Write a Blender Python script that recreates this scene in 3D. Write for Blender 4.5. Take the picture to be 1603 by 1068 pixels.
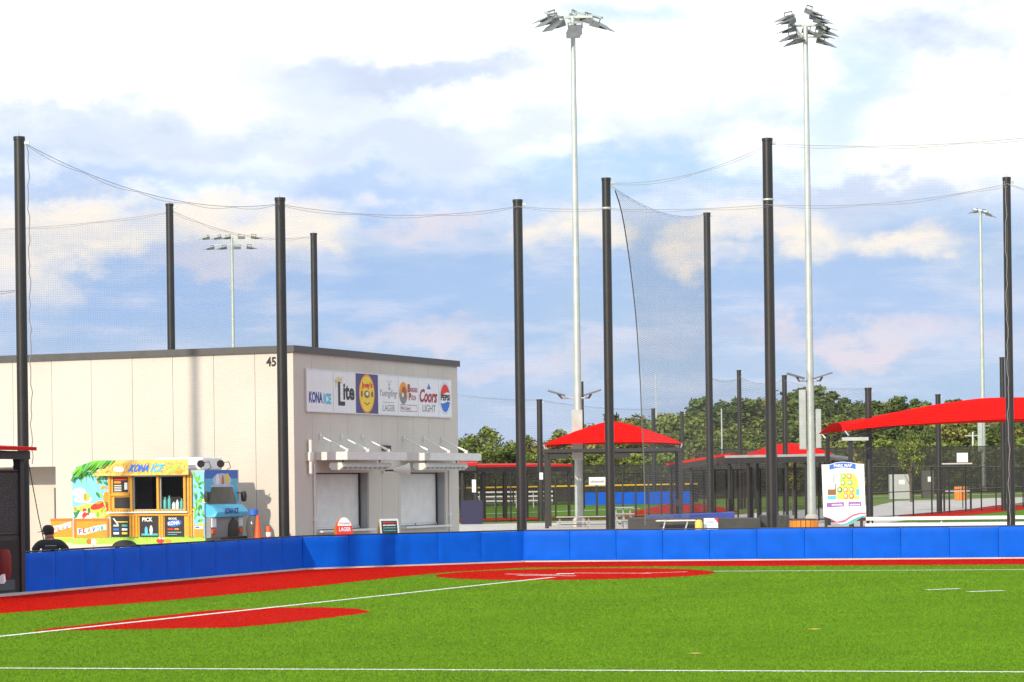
import bpy, bmesh, math, random
import numpy as np
from mathutils import Vector, Matrix
for o in list(bpy.data.objects): bpy.data.objects.remove(o)
S = bpy.context.scene
C = S.collection
rad = math.radians
random.seed(7); RNG = np.random.default_rng(7)

# ------------------------------------------------------------------ camera
F = 4100.0; ROLL = rad(0.75); H = 2.4; PW = 1603.0; CX = 801.5; CY = 757.0
cam_d = bpy.data.cameras.new('camera'); cam = bpy.data.objects.new('camera', cam_d); C.objects.link(cam)
cam.location = (0, 0, H)
cam.rotation_euler = (Matrix.Rotation(rad(90), 3, 'X') @ Matrix.Rotation(-ROLL, 3, 'Z')).to_euler()
cam_d.sensor_width = 36; cam_d.lens = 36 * F / PW
cam_d.shift_y = (CY - 534.0) / PW
cam_d.clip_start = 0.5; cam_d.clip_end = 6000
S.camera = cam
S.render.resolution_x = 1024; S.render.resolution_y = 682
S.render.engine = 'CYCLES'
S.cycles.transparent_max_bounces = 24
S.cycles.max_bounces = 6

# ------------------------------------------------------------------ light
SUN_A, SUN_E = 27.0, 23.0          # sun behind the camera, to its left; low evening sun
sd = bpy.data.lights.new('sun', 'SUN'); sd.energy = 4.1; sd.angle = rad(0.5); sd.color = (1.0, 0.875, 0.69)
sun = bpy.data.objects.new('sun', sd); C.objects.link(sun)
sdir = Vector((-math.sin(rad(SUN_A)) * math.cos(rad(SUN_E)), -math.cos(rad(SUN_A)) * math.cos(rad(SUN_E)), math.sin(rad(SUN_E))))
sun.rotation_euler = sdir.to_track_quat('Z', 'Y').to_euler(); sun.location = (-40, -60, 60)
S.view_settings.view_transform = 'Standard'; S.view_settings.look = 'None'
S.view_settings.exposure = 0.0; S.view_settings.gamma = 1.0
S.view_settings.use_curve_mapping = False

# ------------------------------------------------------------------ sky
W = bpy.data.worlds.new('World'); S.world = W; W.use_nodes = True
wn = W.node_tree.nodes; wl = W.node_tree.links; wn.clear()
def N(t, **k):
    n = wn.new(t)
    for a, b in k.items(): setattr(n, a, b)
    return n
def M(op, a, b=None, c=None, clamp=False):
    n = N('ShaderNodeMath', operation=op); n.use_clamp = clamp
    for i, v in enumerate((a, b, c)):
        if v is None: continue
        if isinstance(v, (int, float)): n.inputs[i].default_value = v
        else: wl.new(v, n.inputs[i])
    return n.outputs[0]
def MIXC(fac, a, b):
    n = N('ShaderNodeMix', data_type='RGBA')
    for i, v in ((0, fac), (6, a), (7, b)):
        if isinstance(v, (int, float)): n.inputs[i].default_value = v
        elif isinstance(v, tuple): n.inputs[i].default_value = (v[0], v[1], v[2], 1)
        else: wl.new(v, n.inputs[i])
    return n.outputs[2]
def SSTEP(v, lo, hi):
    n = N('ShaderNodeMapRange', interpolation_type='SMOOTHSTEP')
    wl.new(v, n.inputs[0]); n.inputs[1].default_value = lo; n.inputs[2].default_value = hi
    n.inputs[3].default_value = 0; n.inputs[4].default_value = 1
    return n.outputs[0]
tc = N('ShaderNodeTexCoord'); sp = N('ShaderNodeSeparateXYZ'); wl.new(tc.outputs['Generated'], sp.inputs[0])
AZ = M('MULTIPLY', M('ARCTAN2', sp.outputs[0], sp.outputs[1]), 41.0)
EL = M('MULTIPLY', M('ARCSINE', sp.outputs[2]), 41.0)
def NOISE(scale, detail, sx=1.0, sy=1.0, off=0.0, rough=0.55):
    cb = N('ShaderNodeCombineXYZ'); wl.new(M('MULTIPLY', AZ, sx), cb.inputs[0]); wl.new(M('MULTIPLY', EL, sy), cb.inputs[1]); cb.inputs[2].default_value = off
    n = N('ShaderNodeTexNoise'); n.inputs['Scale'].default_value = scale; n.inputs['Detail'].default_value = detail; n.inputs['Roughness'].default_value = rough
    wl.new(cb.outputs[0], n.inputs['Vector']); return n.outputs['Fac']
n1 = NOISE(0.55, 6, 1, 1.5, 3.1); n2 = NOISE(0.55, 6, 1, 1.5, 9.7); n3 = NOISE(0.28, 7, 1, 2.2, 21.0, 0.6); n4 = NOISE(1.6, 6, 1, 1.8, 40.0, 0.6)
U = M('ADD', AZ, M('MULTIPLY', M('SUBTRACT', n1, 0.5), 3.4))
V = M('ADD', EL, M('MULTIPLY', M('SUBTRACT', n2, 0.5), 2.2))
V = M('ADD', V, M('MULTIPLY', M('SUBTRACT', n4, 0.5), 0.55)); U = M('ADD', U, M('MULTIPLY', M('SUBTRACT', n4, 0.5), -0.8))
sky = N('ShaderNodeTexSky', sky_type='NISHITA'); sky.sun_disc = False
sky.sun_elevation = rad(SUN_E); sky.sun_rotation = rad(180 + SUN_A); sky.air_density = 1.0; sky.dust_density = 0.6; sky.ozone_density = 2.0
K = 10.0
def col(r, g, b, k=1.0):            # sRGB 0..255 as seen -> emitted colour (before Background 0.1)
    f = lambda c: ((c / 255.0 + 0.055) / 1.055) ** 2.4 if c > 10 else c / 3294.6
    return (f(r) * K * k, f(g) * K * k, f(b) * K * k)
# thin cloud veil over the clear sky
c = MIXC(M('SUBTRACT', 0.85, M('MULTIPLY', SSTEP(EL, 9.0, 50.0), 0.6)), sky.outputs[0], col(180, 208, 247))
c = MIXC(M('MULTIPLY', SSTEP(n3, 0.40, 0.66), 0.75), c, col(205, 222, 250))
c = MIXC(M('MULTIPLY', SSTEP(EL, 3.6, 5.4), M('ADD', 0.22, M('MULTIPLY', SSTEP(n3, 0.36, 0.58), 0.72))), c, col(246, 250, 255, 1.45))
c = MIXC(M('MULTIPLY', SSTEP(EL, 1.3, 0.1), 0.35), c, col(196, 210, 240))
def blob(cx, cy, rx, ry, colr, op, lo=1.32, hi=0.22):
    """a cloud mass centred cx, cy (hundredths of the picture scale, azimuth and elevation) with ragged edge"""
    global c
    u = (cx - CX) / 100; v = (CY - cy) / 100 - u * 0.0131
    dx = M('DIVIDE', M('SUBTRACT', U, u), rx / 100); dy = M('DIVIDE', M('SUBTRACT', V, v), ry / 100)
    d = M('SQRT', M('ADD', M('MULTIPLY', dx, dx), M('MULTIPLY', dy, dy)))
    c = MIXC(M('MULTIPLY', SSTEP(d, lo, hi), op), c, colr)
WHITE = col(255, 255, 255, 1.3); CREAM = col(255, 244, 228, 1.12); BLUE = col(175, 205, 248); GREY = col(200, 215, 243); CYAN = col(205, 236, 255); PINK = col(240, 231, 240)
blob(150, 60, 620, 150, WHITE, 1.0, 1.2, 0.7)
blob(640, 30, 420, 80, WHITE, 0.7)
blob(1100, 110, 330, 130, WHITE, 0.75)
PALE = col(222, 235, 255); blob(560, 150, 190, 60, PALE, 0.8); blob(120, 175, 190, 40, PALE, 0.75); blob(400, 120, 200, 30, col(232, 241, 255), 0.6); blob(880, 190, 120, 40, PALE, 0.7); blob(960, 30, 120, 30, col(220, 242, 255), 0.7); blob(330, 40, 90, 18, col(236, 243, 255), 0.6)
blob(700, 130, 190, 34, GREY, 0.75); blob(230, 225, 330, 70, col(212, 226, 248), 0.8); blob(640, 235, 280, 60, col(212, 226, 250), 0.85)
blob(1490, 70, 200, 55, GREY, 0.6); blob(1340, 180, 90, 100, CYAN, 0.8); blob(980, 40, 130, 35, CYAN, 0.45)
blob(1500, 210, 210, 95, col(255, 252, 244, 1.2), 0.95)
blob(120, 290, 260, 32, BLUE, 0.7); blob(560, 300, 260, 36, BLUE, 0.75); blob(1000, 270, 220, 34, col(190, 225, 252), 0.7); blob(1360, 305, 220, 26, GREY, 0.7)
blob(60, 430, 300, 90, BLUE, 0.75); blob(330, 470, 280, 80, BLUE, 0.8); blob(700, 450, 330, 80, BLUE, 0.7); blob(1330, 470, 330, 70, BLUE, 0.65); blob(1060, 430, 140, 60, BLUE, 0.6)
blob(150, 355, 150, 55, CREAM, 0.95); blob(20, 385, 90, 95, CREAM, 0.7); blob(400, 360, 150, 46, CREAM, 0.95); blob(330, 420, 110, 30, col(225, 225, 240), 0.8)
blob(690, 345, 120, 26, PINK, 0.7); blob(930, 350, 90, 42, CREAM, 0.9); blob(1090, 395, 60, 48, CREAM, 0.8); blob(1220, 372, 130, 48, CREAM, 0.95); blob(1430, 390, 120, 30, CREAM, 0.9)
blob(1270, 360, 60, 18, BLUE, 0.0)
blob(660, 515, 120, 26, PINK, 0.7); blob(1330, 535, 230, 34, PINK, 0.85); blob(1560, 440, 80, 40, col(210, 222, 245), 0.6); blob(830, 560, 200, 24, PINK, 0.5)
n5 = NOISE(0.9, 8, 0.55, 2.6, 61.0, 0.62); n6 = NOISE(0.75, 8, 0.7, 2.2, 83.0, 0.62)
low = SSTEP(EL, 5.2, 3.4)
c = MIXC(M('MULTIPLY', M('MULTIPLY', SSTEP(n5, 0.44, 0.70), 0.62), low), c, col(226, 233, 252))
c = MIXC(M('MULTIPLY', M('MULTIPLY', SSTEP(n6, 0.50, 0.72), 0.28), low), c, col(150, 188, 240))
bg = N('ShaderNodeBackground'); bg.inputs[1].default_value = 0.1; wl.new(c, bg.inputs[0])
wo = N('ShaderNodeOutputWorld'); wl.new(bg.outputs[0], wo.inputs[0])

# ------------------------------------------------------------------ place helpers (survey of the site)
def ray(px, py):
    u = px - CX; v = py - CY
    return (u * math.cos(ROLL) - v * math.sin(ROLL)) / F, (u * math.sin(ROLL) + v * math.cos(ROLL)) / F
def at(px, py, D):
    a, b = ray(px, py); return Vector((a * D, D, H - b * D))
def tz(D):                          # height of the ground beyond the padded wall
    if D < 170: return 0.35
    if D < 250: return 0.35 + (D - 170) * 0.6 / 80
    if D < 300: return 0.95 + (D - 250) * 0.65 / 50
    return 1.6
def hill(x, y):
    t = min(max((y - 300) / 140.0, 0), 1); s = min(max((x - 5) / 50.0, 0), 1)
    return tz(y) + 7.0 * (t * t * (3 - 2 * t)) * (s * s * (3 - 2 * s))
def gnd(px, py):
    a, b = ray(px, py); D = (H - 0.35) / max(b, 1e-5)
    for _ in range(60): D = 0.5 * D + 0.5 * (H - tz(D)) / max(b, 1e-5)
    return Vector((a * D, D, tz(D)))
WALL = [(-32.0, 1.0), (-11.24, 60.36), (-6.03, 75.28), (0.33, 79.75), (13.94, 77.04), (40.0, 71.85)]
def wall_y(x):
    for (x0, y0), (x1, y1) in zip(WALL, WALL[1:]):
        if x <= x1: return y0 + (y1 - y0) * (x - x0) / (x1 - x0)
    return WALL[-1][1]

# ------------------------------------------------------------------ materials
def mat(name, colr, rough=0.6, metal=0.0, var=0.12, vscale=3.0, bump=0.0, bscale=40.0, spec=0.5, detail=4, stretch=None):
    m = bpy.data.materials.new(name); m.use_nodes = True; nt = m.node_tree; p = nt.nodes['Principled BSDF']
    p.inputs['Roughness'].default_value = rough; p.inputs['Metallic'].default_value = metal
    p.inputs['Specular IOR Level'].default_value = spec
    p.inputs['Base Color'].default_value = (*colr, 1)
    t = nt.nodes.new('ShaderNodeTexCoord'); vec = t.outputs['Object']
    if stretch:
        mp = nt.nodes.new('ShaderNodeMapping'); mp.inputs['Scale'].default_value = stretch; nt.links.new(vec, mp.inputs[0]); vec = mp.outputs[0]
    if var:
        n = nt.nodes.new('ShaderNodeTexNoise'); n.inputs['Scale'].default_value = vscale; n.inputs['Detail'].default_value = detail; nt.links.new(vec, n.inputs['Vector'])
        r = nt.nodes.new('ShaderNodeMapRange'); r.inputs[1].default_value = 0.3; r.inputs[2].default_value = 0.7; r.inputs[3].default_value = 1 - var; r.inputs[4].default_value = 1 + var
        nt.links.new(n.outputs['Fac'], r.inputs[0])
        x = nt.nodes.new('ShaderNodeMix'); x.data_type = 'RGBA'; x.blend_type = 'MULTIPLY'; x.inputs[0].default_value = 1
        x.inputs[6].default_value = (*colr, 1); nt.links.new(r.outputs[0], x.inputs[7]); nt.links.new(x.outputs[2], p.inputs['Base Color'])
        rr = nt.nodes.new('ShaderNodeMapRange'); rr.inputs[3].default_value = max(rough - 0.08, 0.02); rr.inputs[4].default_value = min(rough + 0.08, 1)
        nt.links.new(n.outputs['Fac'], rr.inputs[0]); nt.links.new(rr.outputs[0], p.inputs['Roughness'])
    if bump:
        n = nt.nodes.new('ShaderNodeTexNoise'); n.inputs['Scale'].default_value = bscale; n.inputs['Detail'].default_value = 4; nt.links.new(vec, n.inputs['Vector'])
        b = nt.nodes.new('ShaderNodeBump'); b.inputs['Strength'].default_value = bump; b.inputs['Distance'].default_value = 0.02
        nt.links.new(n.outputs['Fac'], b.inputs['Height']); nt.links.new(b.outputs[0], p.inputs['Normal'])
    return m
def rib_bump(m, scale, strength, axis='Z', dist=0.01):
    nt = m.node_tree; p = nt.nodes['Principled BSDF']; t = nt.nodes.new('ShaderNodeTexCoord')
    w = nt.nodes.new('ShaderNodeTexWave'); w.bands_direction = axis; w.inputs['Scale'].default_value = scale; nt.links.new(t.outputs['Object'], w.inputs['Vector'])
    b = nt.nodes.new('ShaderNodeBump'); b.inputs['Strength'].default_value = strength; b.inputs['Distance'].default_value = dist
    nt.links.new(w.outputs['Fac'], b.inputs['Height']); nt.links.new(b.outputs[0], p.inputs['Normal'])
def veil(name, colr, opac):         # far chain link and mesh cloth: strands far below a pixel
    m = mat(name, colr, 0.8, var=0.15); nt = m.node_tree; o = nt.nodes['Material Output']; p = nt.nodes['Principled BSDF']
    t = nt.nodes.new('ShaderNodeBsdfTransparent'); x = nt.nodes.new('ShaderNodeMixShader'); x.inputs[0].default_value = opac
    nt.links.new(t.outputs[0], x.inputs[1]); nt.links.new(p.outputs[0], x.inputs[2]); nt.links.new(x.outputs[0], o.inputs['Surface'])
    return m
def blades(name, colr, var=0.5, patch=0.0):
    m = bpy.data.materials.new(name); m.use_nodes = True; nt = m.node_tree; p = nt.nodes['Principled BSDF']
    p.inputs['Roughness'].default_value = 0.75; p.inputs['Specular IOR Level'].default_value = 0.05
    a = nt.nodes.new('ShaderNodeAttribute'); a.attribute_name = 'shade'
    r = nt.nodes.new('ShaderNodeMapRange'); r.inputs[3].default_value = 1 - var; r.inputs[4].default_value = 1 + var; nt.links.new(a.outputs['Fac'], r.inputs[0])
    if patch:                       # worn and brushed patches some metres across
        t = nt.nodes.new('ShaderNodeTexCoord'); mp = nt.nodes.new('ShaderNodeMapping'); mp.inputs['Scale'].default_value = (0.35, 0.14, 1); mp.inputs['Rotation'].default_value = (0, 0, 0.25); nt.links.new(t.outputs['Object'], mp.inputs[0])
        n = nt.nodes.new('ShaderNodeTexNoise'); n.inputs['Scale'].default_value = 1.0; n.inputs['Detail'].default_value = 7; n.inputs['Roughness'].default_value = 0.65; nt.links.new(mp.outputs[0], n.inputs['Vector'])
        q = nt.nodes.new('ShaderNodeMapRange'); q.inputs[1].default_value = 0.3; q.inputs[2].default_value = 0.7; q.inputs[3].default_value = 1 - patch; q.inputs[4].default_value = 1 + patch; nt.links.new(n.outputs['Fac'], q.inputs[0])
        k = nt.nodes.new('ShaderNodeMath'); k.operation = 'MULTIPLY'; nt.links.new(r.outputs[0], k.inputs[0]); nt.links.new(q.outputs[0], k.inputs[1]); r = k
    x = nt.nodes.new('ShaderNodeMix'); x.data_type = 'RGBA'; x.blend_type = 'MULTIPLY'; x.inputs[0].default_value = 1
    x.inputs[6].default_value = (*colr, 1); nt.links.new(r.outputs[0], x.inputs[7]); nt.links.new(x.outputs[2], p.inputs['Base Color'])
    return m
G = {}
G['turf'] = mat('artificial_turf', (0.10, 0.215, 0.011), 0.9, var=0.14, vscale=0.6, bump=0.6, bscale=60, spec=0.04, detail=8)
G['blade'] = blades('turf_fibre', (0.142, 0.28, 0.012), 0.2, 0.13)
G['red_turf'] = mat('red_turf', (0.46, 0.009, 0.003), 0.8, var=0.12, vscale=2, bump=0.5, bscale=60, spec=0.02, detail=8)
G['red_blade'] = blades('red_fibre', (0.46, 0.010, 0.003), 0.2, 0.16)
G['line'] = mat('white_turf_line', (0.72, 0.74, 0.68), 0.8, var=0.22, vscale=9, bump=0.4)
G['line_blade'] = blades('white_fibre', (0.74, 0.76, 0.70), 0.25)
G['yellow'] = mat('yellow_paint', (0.75, 0.45, 0.02), 0.5, var=0.1)
G['pad'] = mat('blue_vinyl_pad', (0.003, 0.108, 0.64), 0.5, var=0.09, vscale=2.2, bump=0.12, bscale=3.5, spec=0.08)
G['conc'] = mat('concrete', (0.53, 0.51, 0.475), 0.85, var=0.16, vscale=0.8, bump=0.2, bscale=30, detail=9)
G['grass'] = mat('grass', (0.13, 0.20, 0.035), 0.9, var=0.4, vscale=0.25, bump=0.6, bscale=8, spec=0.1, detail=8)
G['pole'] = mat('black_powder_coat', (0.017, 0.017, 0.018), 0.42, var=0.2, vscale=1.5, bump=0.05, bscale=20)
G['black'] = mat('black_frame', (0.018, 0.018, 0.019), 0.5, var=0.2)
G['net'] = mat('net_twine', (0.13, 0.13, 0.135), 0.8, var=0.0)
G['rope'] = mat('rope', (0.25, 0.25, 0.26), 0.8, var=0.0)
G['galv'] = mat('galvanised_steel', (0.50, 0.55, 0.52), 0.45, 0.35, var=0.08, vscale=2.5, bump=0.05)
G['alu'] = mat('aluminium', (0.74, 0.75, 0.76), 0.35, 0.5, var=0.06)
G['fix'] = mat('fixture_grey', (0.17, 0.185, 0.185), 0.4, 0.3, var=0.12)
G['lens'] = mat('fixture_lens', (0.72, 0.68, 0.55), 0.25, var=0.05)
G['panel'] = mat('wall_panel_beige', (0.60, 0.552, 0.492), 0.6, var=0.06, vscale=0.5, detail=8); rib_bump(G['panel'], 5.2, 0.25, 'Z', 0.006)
G['seam'] = mat('panel_joint', (0.36, 0.33, 0.29), 0.8, var=0.1)
G['coping'] = mat('dark_coping', (0.085, 0.08, 0.08), 0.5, var=0.1)
G['shutter'] = mat('shutter_grey', (0.84, 0.82, 0.80), 0.5, 0.0, var=0.05)
G['dark'] = mat('dark_interior', (0.022, 0.023, 0.025), 0.7, var=0.2)
G['white'] = mat('white_print', (0.82, 0.83, 0.85), 0.5, var=0.03)
G['whitem'] = mat('white_metal', (0.74, 0.73, 0.70), 0.4, var=0.05)
G['greym'] = mat('grey_metal', (0.36, 0.37, 0.38), 0.5, 0.2, var=0.08)
G['door'] = mat('grey_door', (0.13, 0.12, 0.12), 0.5, var=0.08)
G['canvas'] = mat('red_canvas', (0.72, 0.005, 0.004), 0.85, var=0.05, vscale=1.5, bump=0.1, bscale=6, spec=0.02)
G['redroof'] = mat('red_metal_roof', (0.55, 0.012, 0.008), 0.6, var=0.1, spec=0.15)
G['leaf'] = blades('leaf_green', (0.145, 0.19, 0.042), 0.55)
G['leaf2'] = blades('leaf_dark', (0.088, 0.125, 0.040), 0.5)
G['leaf3'] = blades('leaf_olive', (0.20, 0.195, 0.055), 0.5)
G['bark'] = mat('bark', (0.13, 0.10, 0.075), 0.9, var=0.3, bump=0.5)
G['link'] = veil('black_chain_link', (0.02, 0.02, 0.021), 0.19)
G['screen'] = veil('windscreen_cloth', (0.032, 0.032, 0.03), 0.74)
G['wood'] = mat('orange_slats', (0.78, 0.25, 0.02), 0.6, var=0.15, vscale=4)
G['cone'] = mat('orange_plastic', (0.85, 0.10, 0.015), 0.45, var=0.05)
G['rubber'] = mat('rubber', (0.02, 0.02, 0.02), 0.8, var=0.15)
def flat(name, c_, rough=0.5): G[name] = mat(name, c_, rough, var=0.06, vscale=5)
for nm, cc in dict(p_sky=(0.22, 0.60, 0.88), p_white=(0.85, 0.85, 0.85), p_sand=(0.85, 0.62, 0.12), p_green=(0.16, 0.50, 0.05), p_dgreen=(0.02, 0.24, 0.06), p_lgreen=(0.40, 0.68, 0.08),
                   p_orange=(0.88, 0.30, 0.02), p_dorange=(0.55, 0.17, 0.015), p_yellow=(0.88, 0.66, 0.05), p_red=(0.75, 0.03, 0.02), p_black=(0.02, 0.02, 0.02), p_navy=(0.02, 0.05, 0.30), p_blue=(0.03, 0.16, 0.62),
                   p_cyan=(0.10, 0.52, 0.78), p_brown=(0.28, 0.12, 0.04), p_grey=(0.25, 0.25, 0.26), p_bamboo=(0.76, 0.38, 0.04), p_thatch=(0.82, 0.52, 0.12), p_purple=(0.07, 0.06, 0.22), p_lgrey=(0.45, 0.47, 0.48),
                   p_gold=(0.70, 0.50, 0.08), p_maroon=(0.38, 0.015, 0.05), p_teal=(0.08, 0.42, 0.42), p_violet=(0.30, 0.12, 0.42), p_pink=(0.75, 0.12, 0.25), p_lav=(0.50, 0.62, 0.80), p_dnavy=(0.012, 0.014, 0.06)).items(): flat(nm, cc)
G['glass'] = mat('dark_glass', (0.10, 0.095, 0.09), 0.12, var=0.05)
G['skin'] = mat('skin', (0.42, 0.20, 0.13), 0.55, var=0.06)
G['shirt'] = mat('black_shirt', (0.02, 0.02, 0.022), 0.85, var=0.2, bump=0.3)
G['hair'] = mat('dark_hair', (0.02, 0.014, 0.01), 0.7, var=0.2)
G['redbag'] = mat('red_bag', (0.18, 0.012, 0.012), 0.7, var=0.15)
G['bluetarp'] = mat('blue_tarp', (0.02, 0.05, 0.32), 0.55, var=0.1, bump=0.2, bscale=3)
G['tarp'] = mat('dark_tarp', (0.05, 0.048, 0.045), 0.7, var=0.2, bump=0.4, bscale=2)

# ------------------------------------------------------------------ mesh helpers
class MB:
    def __init__(s): s.v = []; s.f = []; s.m = []
    def add(s, vs, fs, mi=0):
        o = len(s.v); s.v += [tuple(v) for v in vs]; s.f += [tuple(i + o for i in f) for f in fs]; s.m += [mi] * len(fs); return s
    def box(s, x0, x1, y0, y1, z0, z1, mi=0):
        return s.add([(x0, y0, z0), (x1, y0, z0), (x1, y1, z0), (x0, y1, z0), (x0, y0, z1), (x1, y0, z1), (x1, y1, z1), (x0, y1, z1)],
                     [(0, 3, 2, 1), (4, 5, 6, 7), (0, 1, 5, 4), (1, 2, 6, 5), (2, 3, 7, 6), (3, 0, 4, 7)], mi)
    def obox(s, c_, ax, ay, az, hx, hy, hz, mi=0):
        c_, ax, ay, az = Vector(c_), Vector(ax), Vector(ay), Vector(az)
        vs = [c_ + ax * hx * i + ay * hy * j + az * hz * k for k in (-1, 1) for i, j in ((-1, -1), (1, -1), (1, 1), (-1, 1))]
        return s.add(vs, [(0, 3, 2, 1), (4, 5, 6, 7), (0, 1, 5, 4), (1, 2, 6, 5), (2, 3, 7, 6), (3, 0, 4, 7)], mi)
    def bar(s, p0, p1, w, h=None, mi=0):
        p0, p1 = Vector(p0), Vector(p1); d = (p1 - p0); L = d.length; d.normalize(); h = h or w
        up = Vector((0, 0, 1)) if abs(d.z) < 0.95 else Vector((0, 1, 0))
        a = d.cross(up).normalized(); b = a.cross(d)
        return s.obox((p0 + p1) / 2, d, a, b, L / 2, w / 2, h / 2, mi)
    def tube(s, p0, p1, r0, r1=None, n=10, mi=0, caps=True):
        p0, p1 = Vector(p0), Vector(p1); r1 = r0 if r1 is None else r1; d = (p1 - p0).normalized()
        up = Vector((0, 0, 1)) if abs(d.z) < 0.95 else Vector((1, 0, 0)); a = d.cross(up).normalized(); b = d.cross(a)
        vs = [p + (a * math.cos(2 * math.pi * i / n) + b * math.sin(2 * math.pi * i / n)) * r for p, r in ((p0, r0), (p1, r1)) for i in range(n)]
        fs = [(i, i + n, (i + 1) % n + n, (i + 1) % n) for i in range(n)]
        if caps: fs += [tuple(range(n)), tuple(range(2 * n - 1, n - 1, -1))]
        return s.add(vs, fs, mi)
    def path(s, pts, r, n=5, mi=0):
        for a, b in zip(pts, pts[1:]): s.tube(a, b, r, r, n, mi)
        return s
    def lathe(s, prof, c_=(0, 0, 0), n=16, mi=0):
        vs = [(c_[0] + r * math.cos(2 * math.pi * i / n), c_[1] + r * math.sin(2 * math.pi * i / n), c_[2] + z) for r, z in prof for i in range(n)]
        fs = [(k * n + i, k * n + (i + 1) % n, (k + 1) * n + (i + 1) % n, (k + 1) * n + i) for k in range(len(prof) - 1) for i in range(n)]
        return s.add(vs, fs, mi)
    def poly(s, pts, mi=0): return s.add(pts, [tuple(range(len(pts)))], mi)
    def prism(s, pts, d, mi=0):
        n = len(pts); d = Vector(d); P = [Vector(p) for p in pts]
        return s.add(P + [p + d for p in P], [tuple(range(n - 1, -1, -1)), tuple(range(n, 2 * n))] + [(i, (i + 1) % n, (i + 1) % n + n, i + n) for i in range(n)], mi)
    def build(s, name, mats, parent=None, smooth=False, bevel=0.0, loc=None):
        me = bpy.data.meshes.new(name); me.from_pydata(s.v, [], s.f); me.update()
        if not isinstance(mats, (list, tuple)): mats = [mats]
        for m_ in mats: me.materials.append(G[m_] if isinstance(m_, str) else m_)
        if len(mats) > 1: me.polygons.foreach_set('material_index', s.m)
        bm = bmesh.new(); bm.from_mesh(me); bmesh.ops.recalc_face_normals(bm, faces=bm.faces); bm.to_mesh(me); bm.free()
        if smooth:
            me.polygons.foreach_set('use_smooth', [True] * len(me.polygons)); me.set_sharp_from_angle(angle=rad(40))
        o = bpy.data.objects.new(name, me); C.objects.link(o)
        if parent: o.parent = parent
        if loc: o.location = loc
        if bevel:
            b = o.modifiers.new('edge', 'BEVEL'); b.width = bevel; b.segments = 2; b.limit_method = 'ANGLE'
        return o
def thing(name, label, cat, loc=(0, 0, 0), rz=0.0, group=None):
    o = bpy.data.objects.new(name, None); C.objects.link(o); o.location = loc; o.rotation_euler = (0, 0, rz); o.empty_display_size = 0.2
    return tag(o, label, cat, group)
def tag(o, label=None, cat=None, group=None, kind=None):
    for k, v in (('label', label), ('category', cat), ('group', group), ('kind', kind)):
        if v: o[k] = v
    return o
def struct(o): o['kind'] = 'structure'; return o
def stuff(o): o['kind'] = 'stuff'; return o
def dup(root, loc, rz=0.0, label=None, scale=None):
    r = root.copy(); C.objects.link(r); r.location = loc; r.rotation_euler = (0, 0, rz)
    if scale: r.scale = scale
    if label: r['label'] = label
    def rec(src, dst):
        for ch in list(src.children):
            c_ = ch.copy(); C.objects.link(c_); c_.parent = dst; rec(ch, c_)
    rec(root, r); return r
def text(parent, s, rect, plane, off, m, name='lettering', shear=0.0, bold=0.0, depth=0.003, rot=0.0):
    """lettering fitted into rect (h0,h1,z0,z1) on a vertical face. plane '-y' or '+x'"""
    cu = bpy.data.curves.new('t', 'FONT'); cu.body = s; cu.size = 1; cu.shear = shear; cu.offset = bold; cu.extrude = 0.02; cu.align_x = 'LEFT'; cu.resolution_u = 3
    to = bpy.data.objects.new('t', cu); C.objects.link(to); bpy.context.view_layer.update()
    me = bpy.data.meshes.new_from_object(to.evaluated_get(bpy.context.evaluated_depsgraph_get())); bpy.data.objects.remove(to)
    n = len(me.vertices); a = np.empty(n * 3); me.vertices.foreach_get('co', a); a = a.reshape(n, 3)
    lo, hi = a.min(0), a.max(0); h0, h1, z0, z1 = rect
    u = (a[:, 0] - lo[0]) / max(hi[0] - lo[0], 1e-6); w = (a[:, 1] - lo[1]) / max(hi[1] - lo[1], 1e-6); d = (a[:, 2] - lo[2]) / max(hi[2] - lo[2], 1e-6)
    hh = h0 + u * (h1 - h0); zz = z0 + w * (z1 - z0)
    if rot:
        cx_, cz_ = (h0 + h1) / 2, (z0 + z1) / 2; p, q = hh - cx_, zz - cz_; hh = cx_ + p * math.cos(rot) - q * math.sin(rot); zz = cz_ + p * math.sin(rot) + q * math.cos(rot)
    b = np.empty_like(a)
    if plane == '-y': b[:, 0] = hh; b[:, 1] = off - d * depth; b[:, 2] = zz
    else: b[:, 1] = hh; b[:, 0] = off + d * depth; b[:, 2] = zz
    me.vertices.foreach_set('co', b.ravel()); me.materials.clear(); me.materials.append(G[m]); me.update()
    o = bpy.data.objects.new(name, me); C.objects.link(o); o.parent = parent; return o
def ell(cx, cz, rx, rz, n=20, a0=0.0, a1=2 * math.pi, tilt=0.0):
    r = []
    for i in range(n):
        t = a0 + (a1 - a0) * i / n; p, q = rx * math.cos(t), rz * math.sin(t)
        r.append((cx + p * math.cos(tilt) - q * math.sin(tilt), cz + p * math.sin(tilt) + q * math.cos(tilt)))
    return r
class Print:
    """flat print: coloured shapes on a vertical face, each layer a hair proud of the one below"""
    def __init__(s, plane, off, step=0.00022): s.mb = MB(); s.plane = plane; s.off = off; s.step = step; s.k = 0; s.mats = []
    def shp(s, pts, m):
        if m not in s.mats: s.mats.append(m)
        s.k += 1; d = s.off + (1 if s.plane == '+x' else -1) * s.k * s.step
        s.mb.poly([(p, d, q) if s.plane == '-y' else (d, p, q) for p, q in pts], s.mats.index(m)); return s
    def rect(s, h0, h1, z0, z1, m): return s.shp([(h0, z0), (h1, z0), (h1, z1), (h0, z1)], m)
    def build(s, name, parent): return s.mb.build(name, s.mats, parent)

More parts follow.
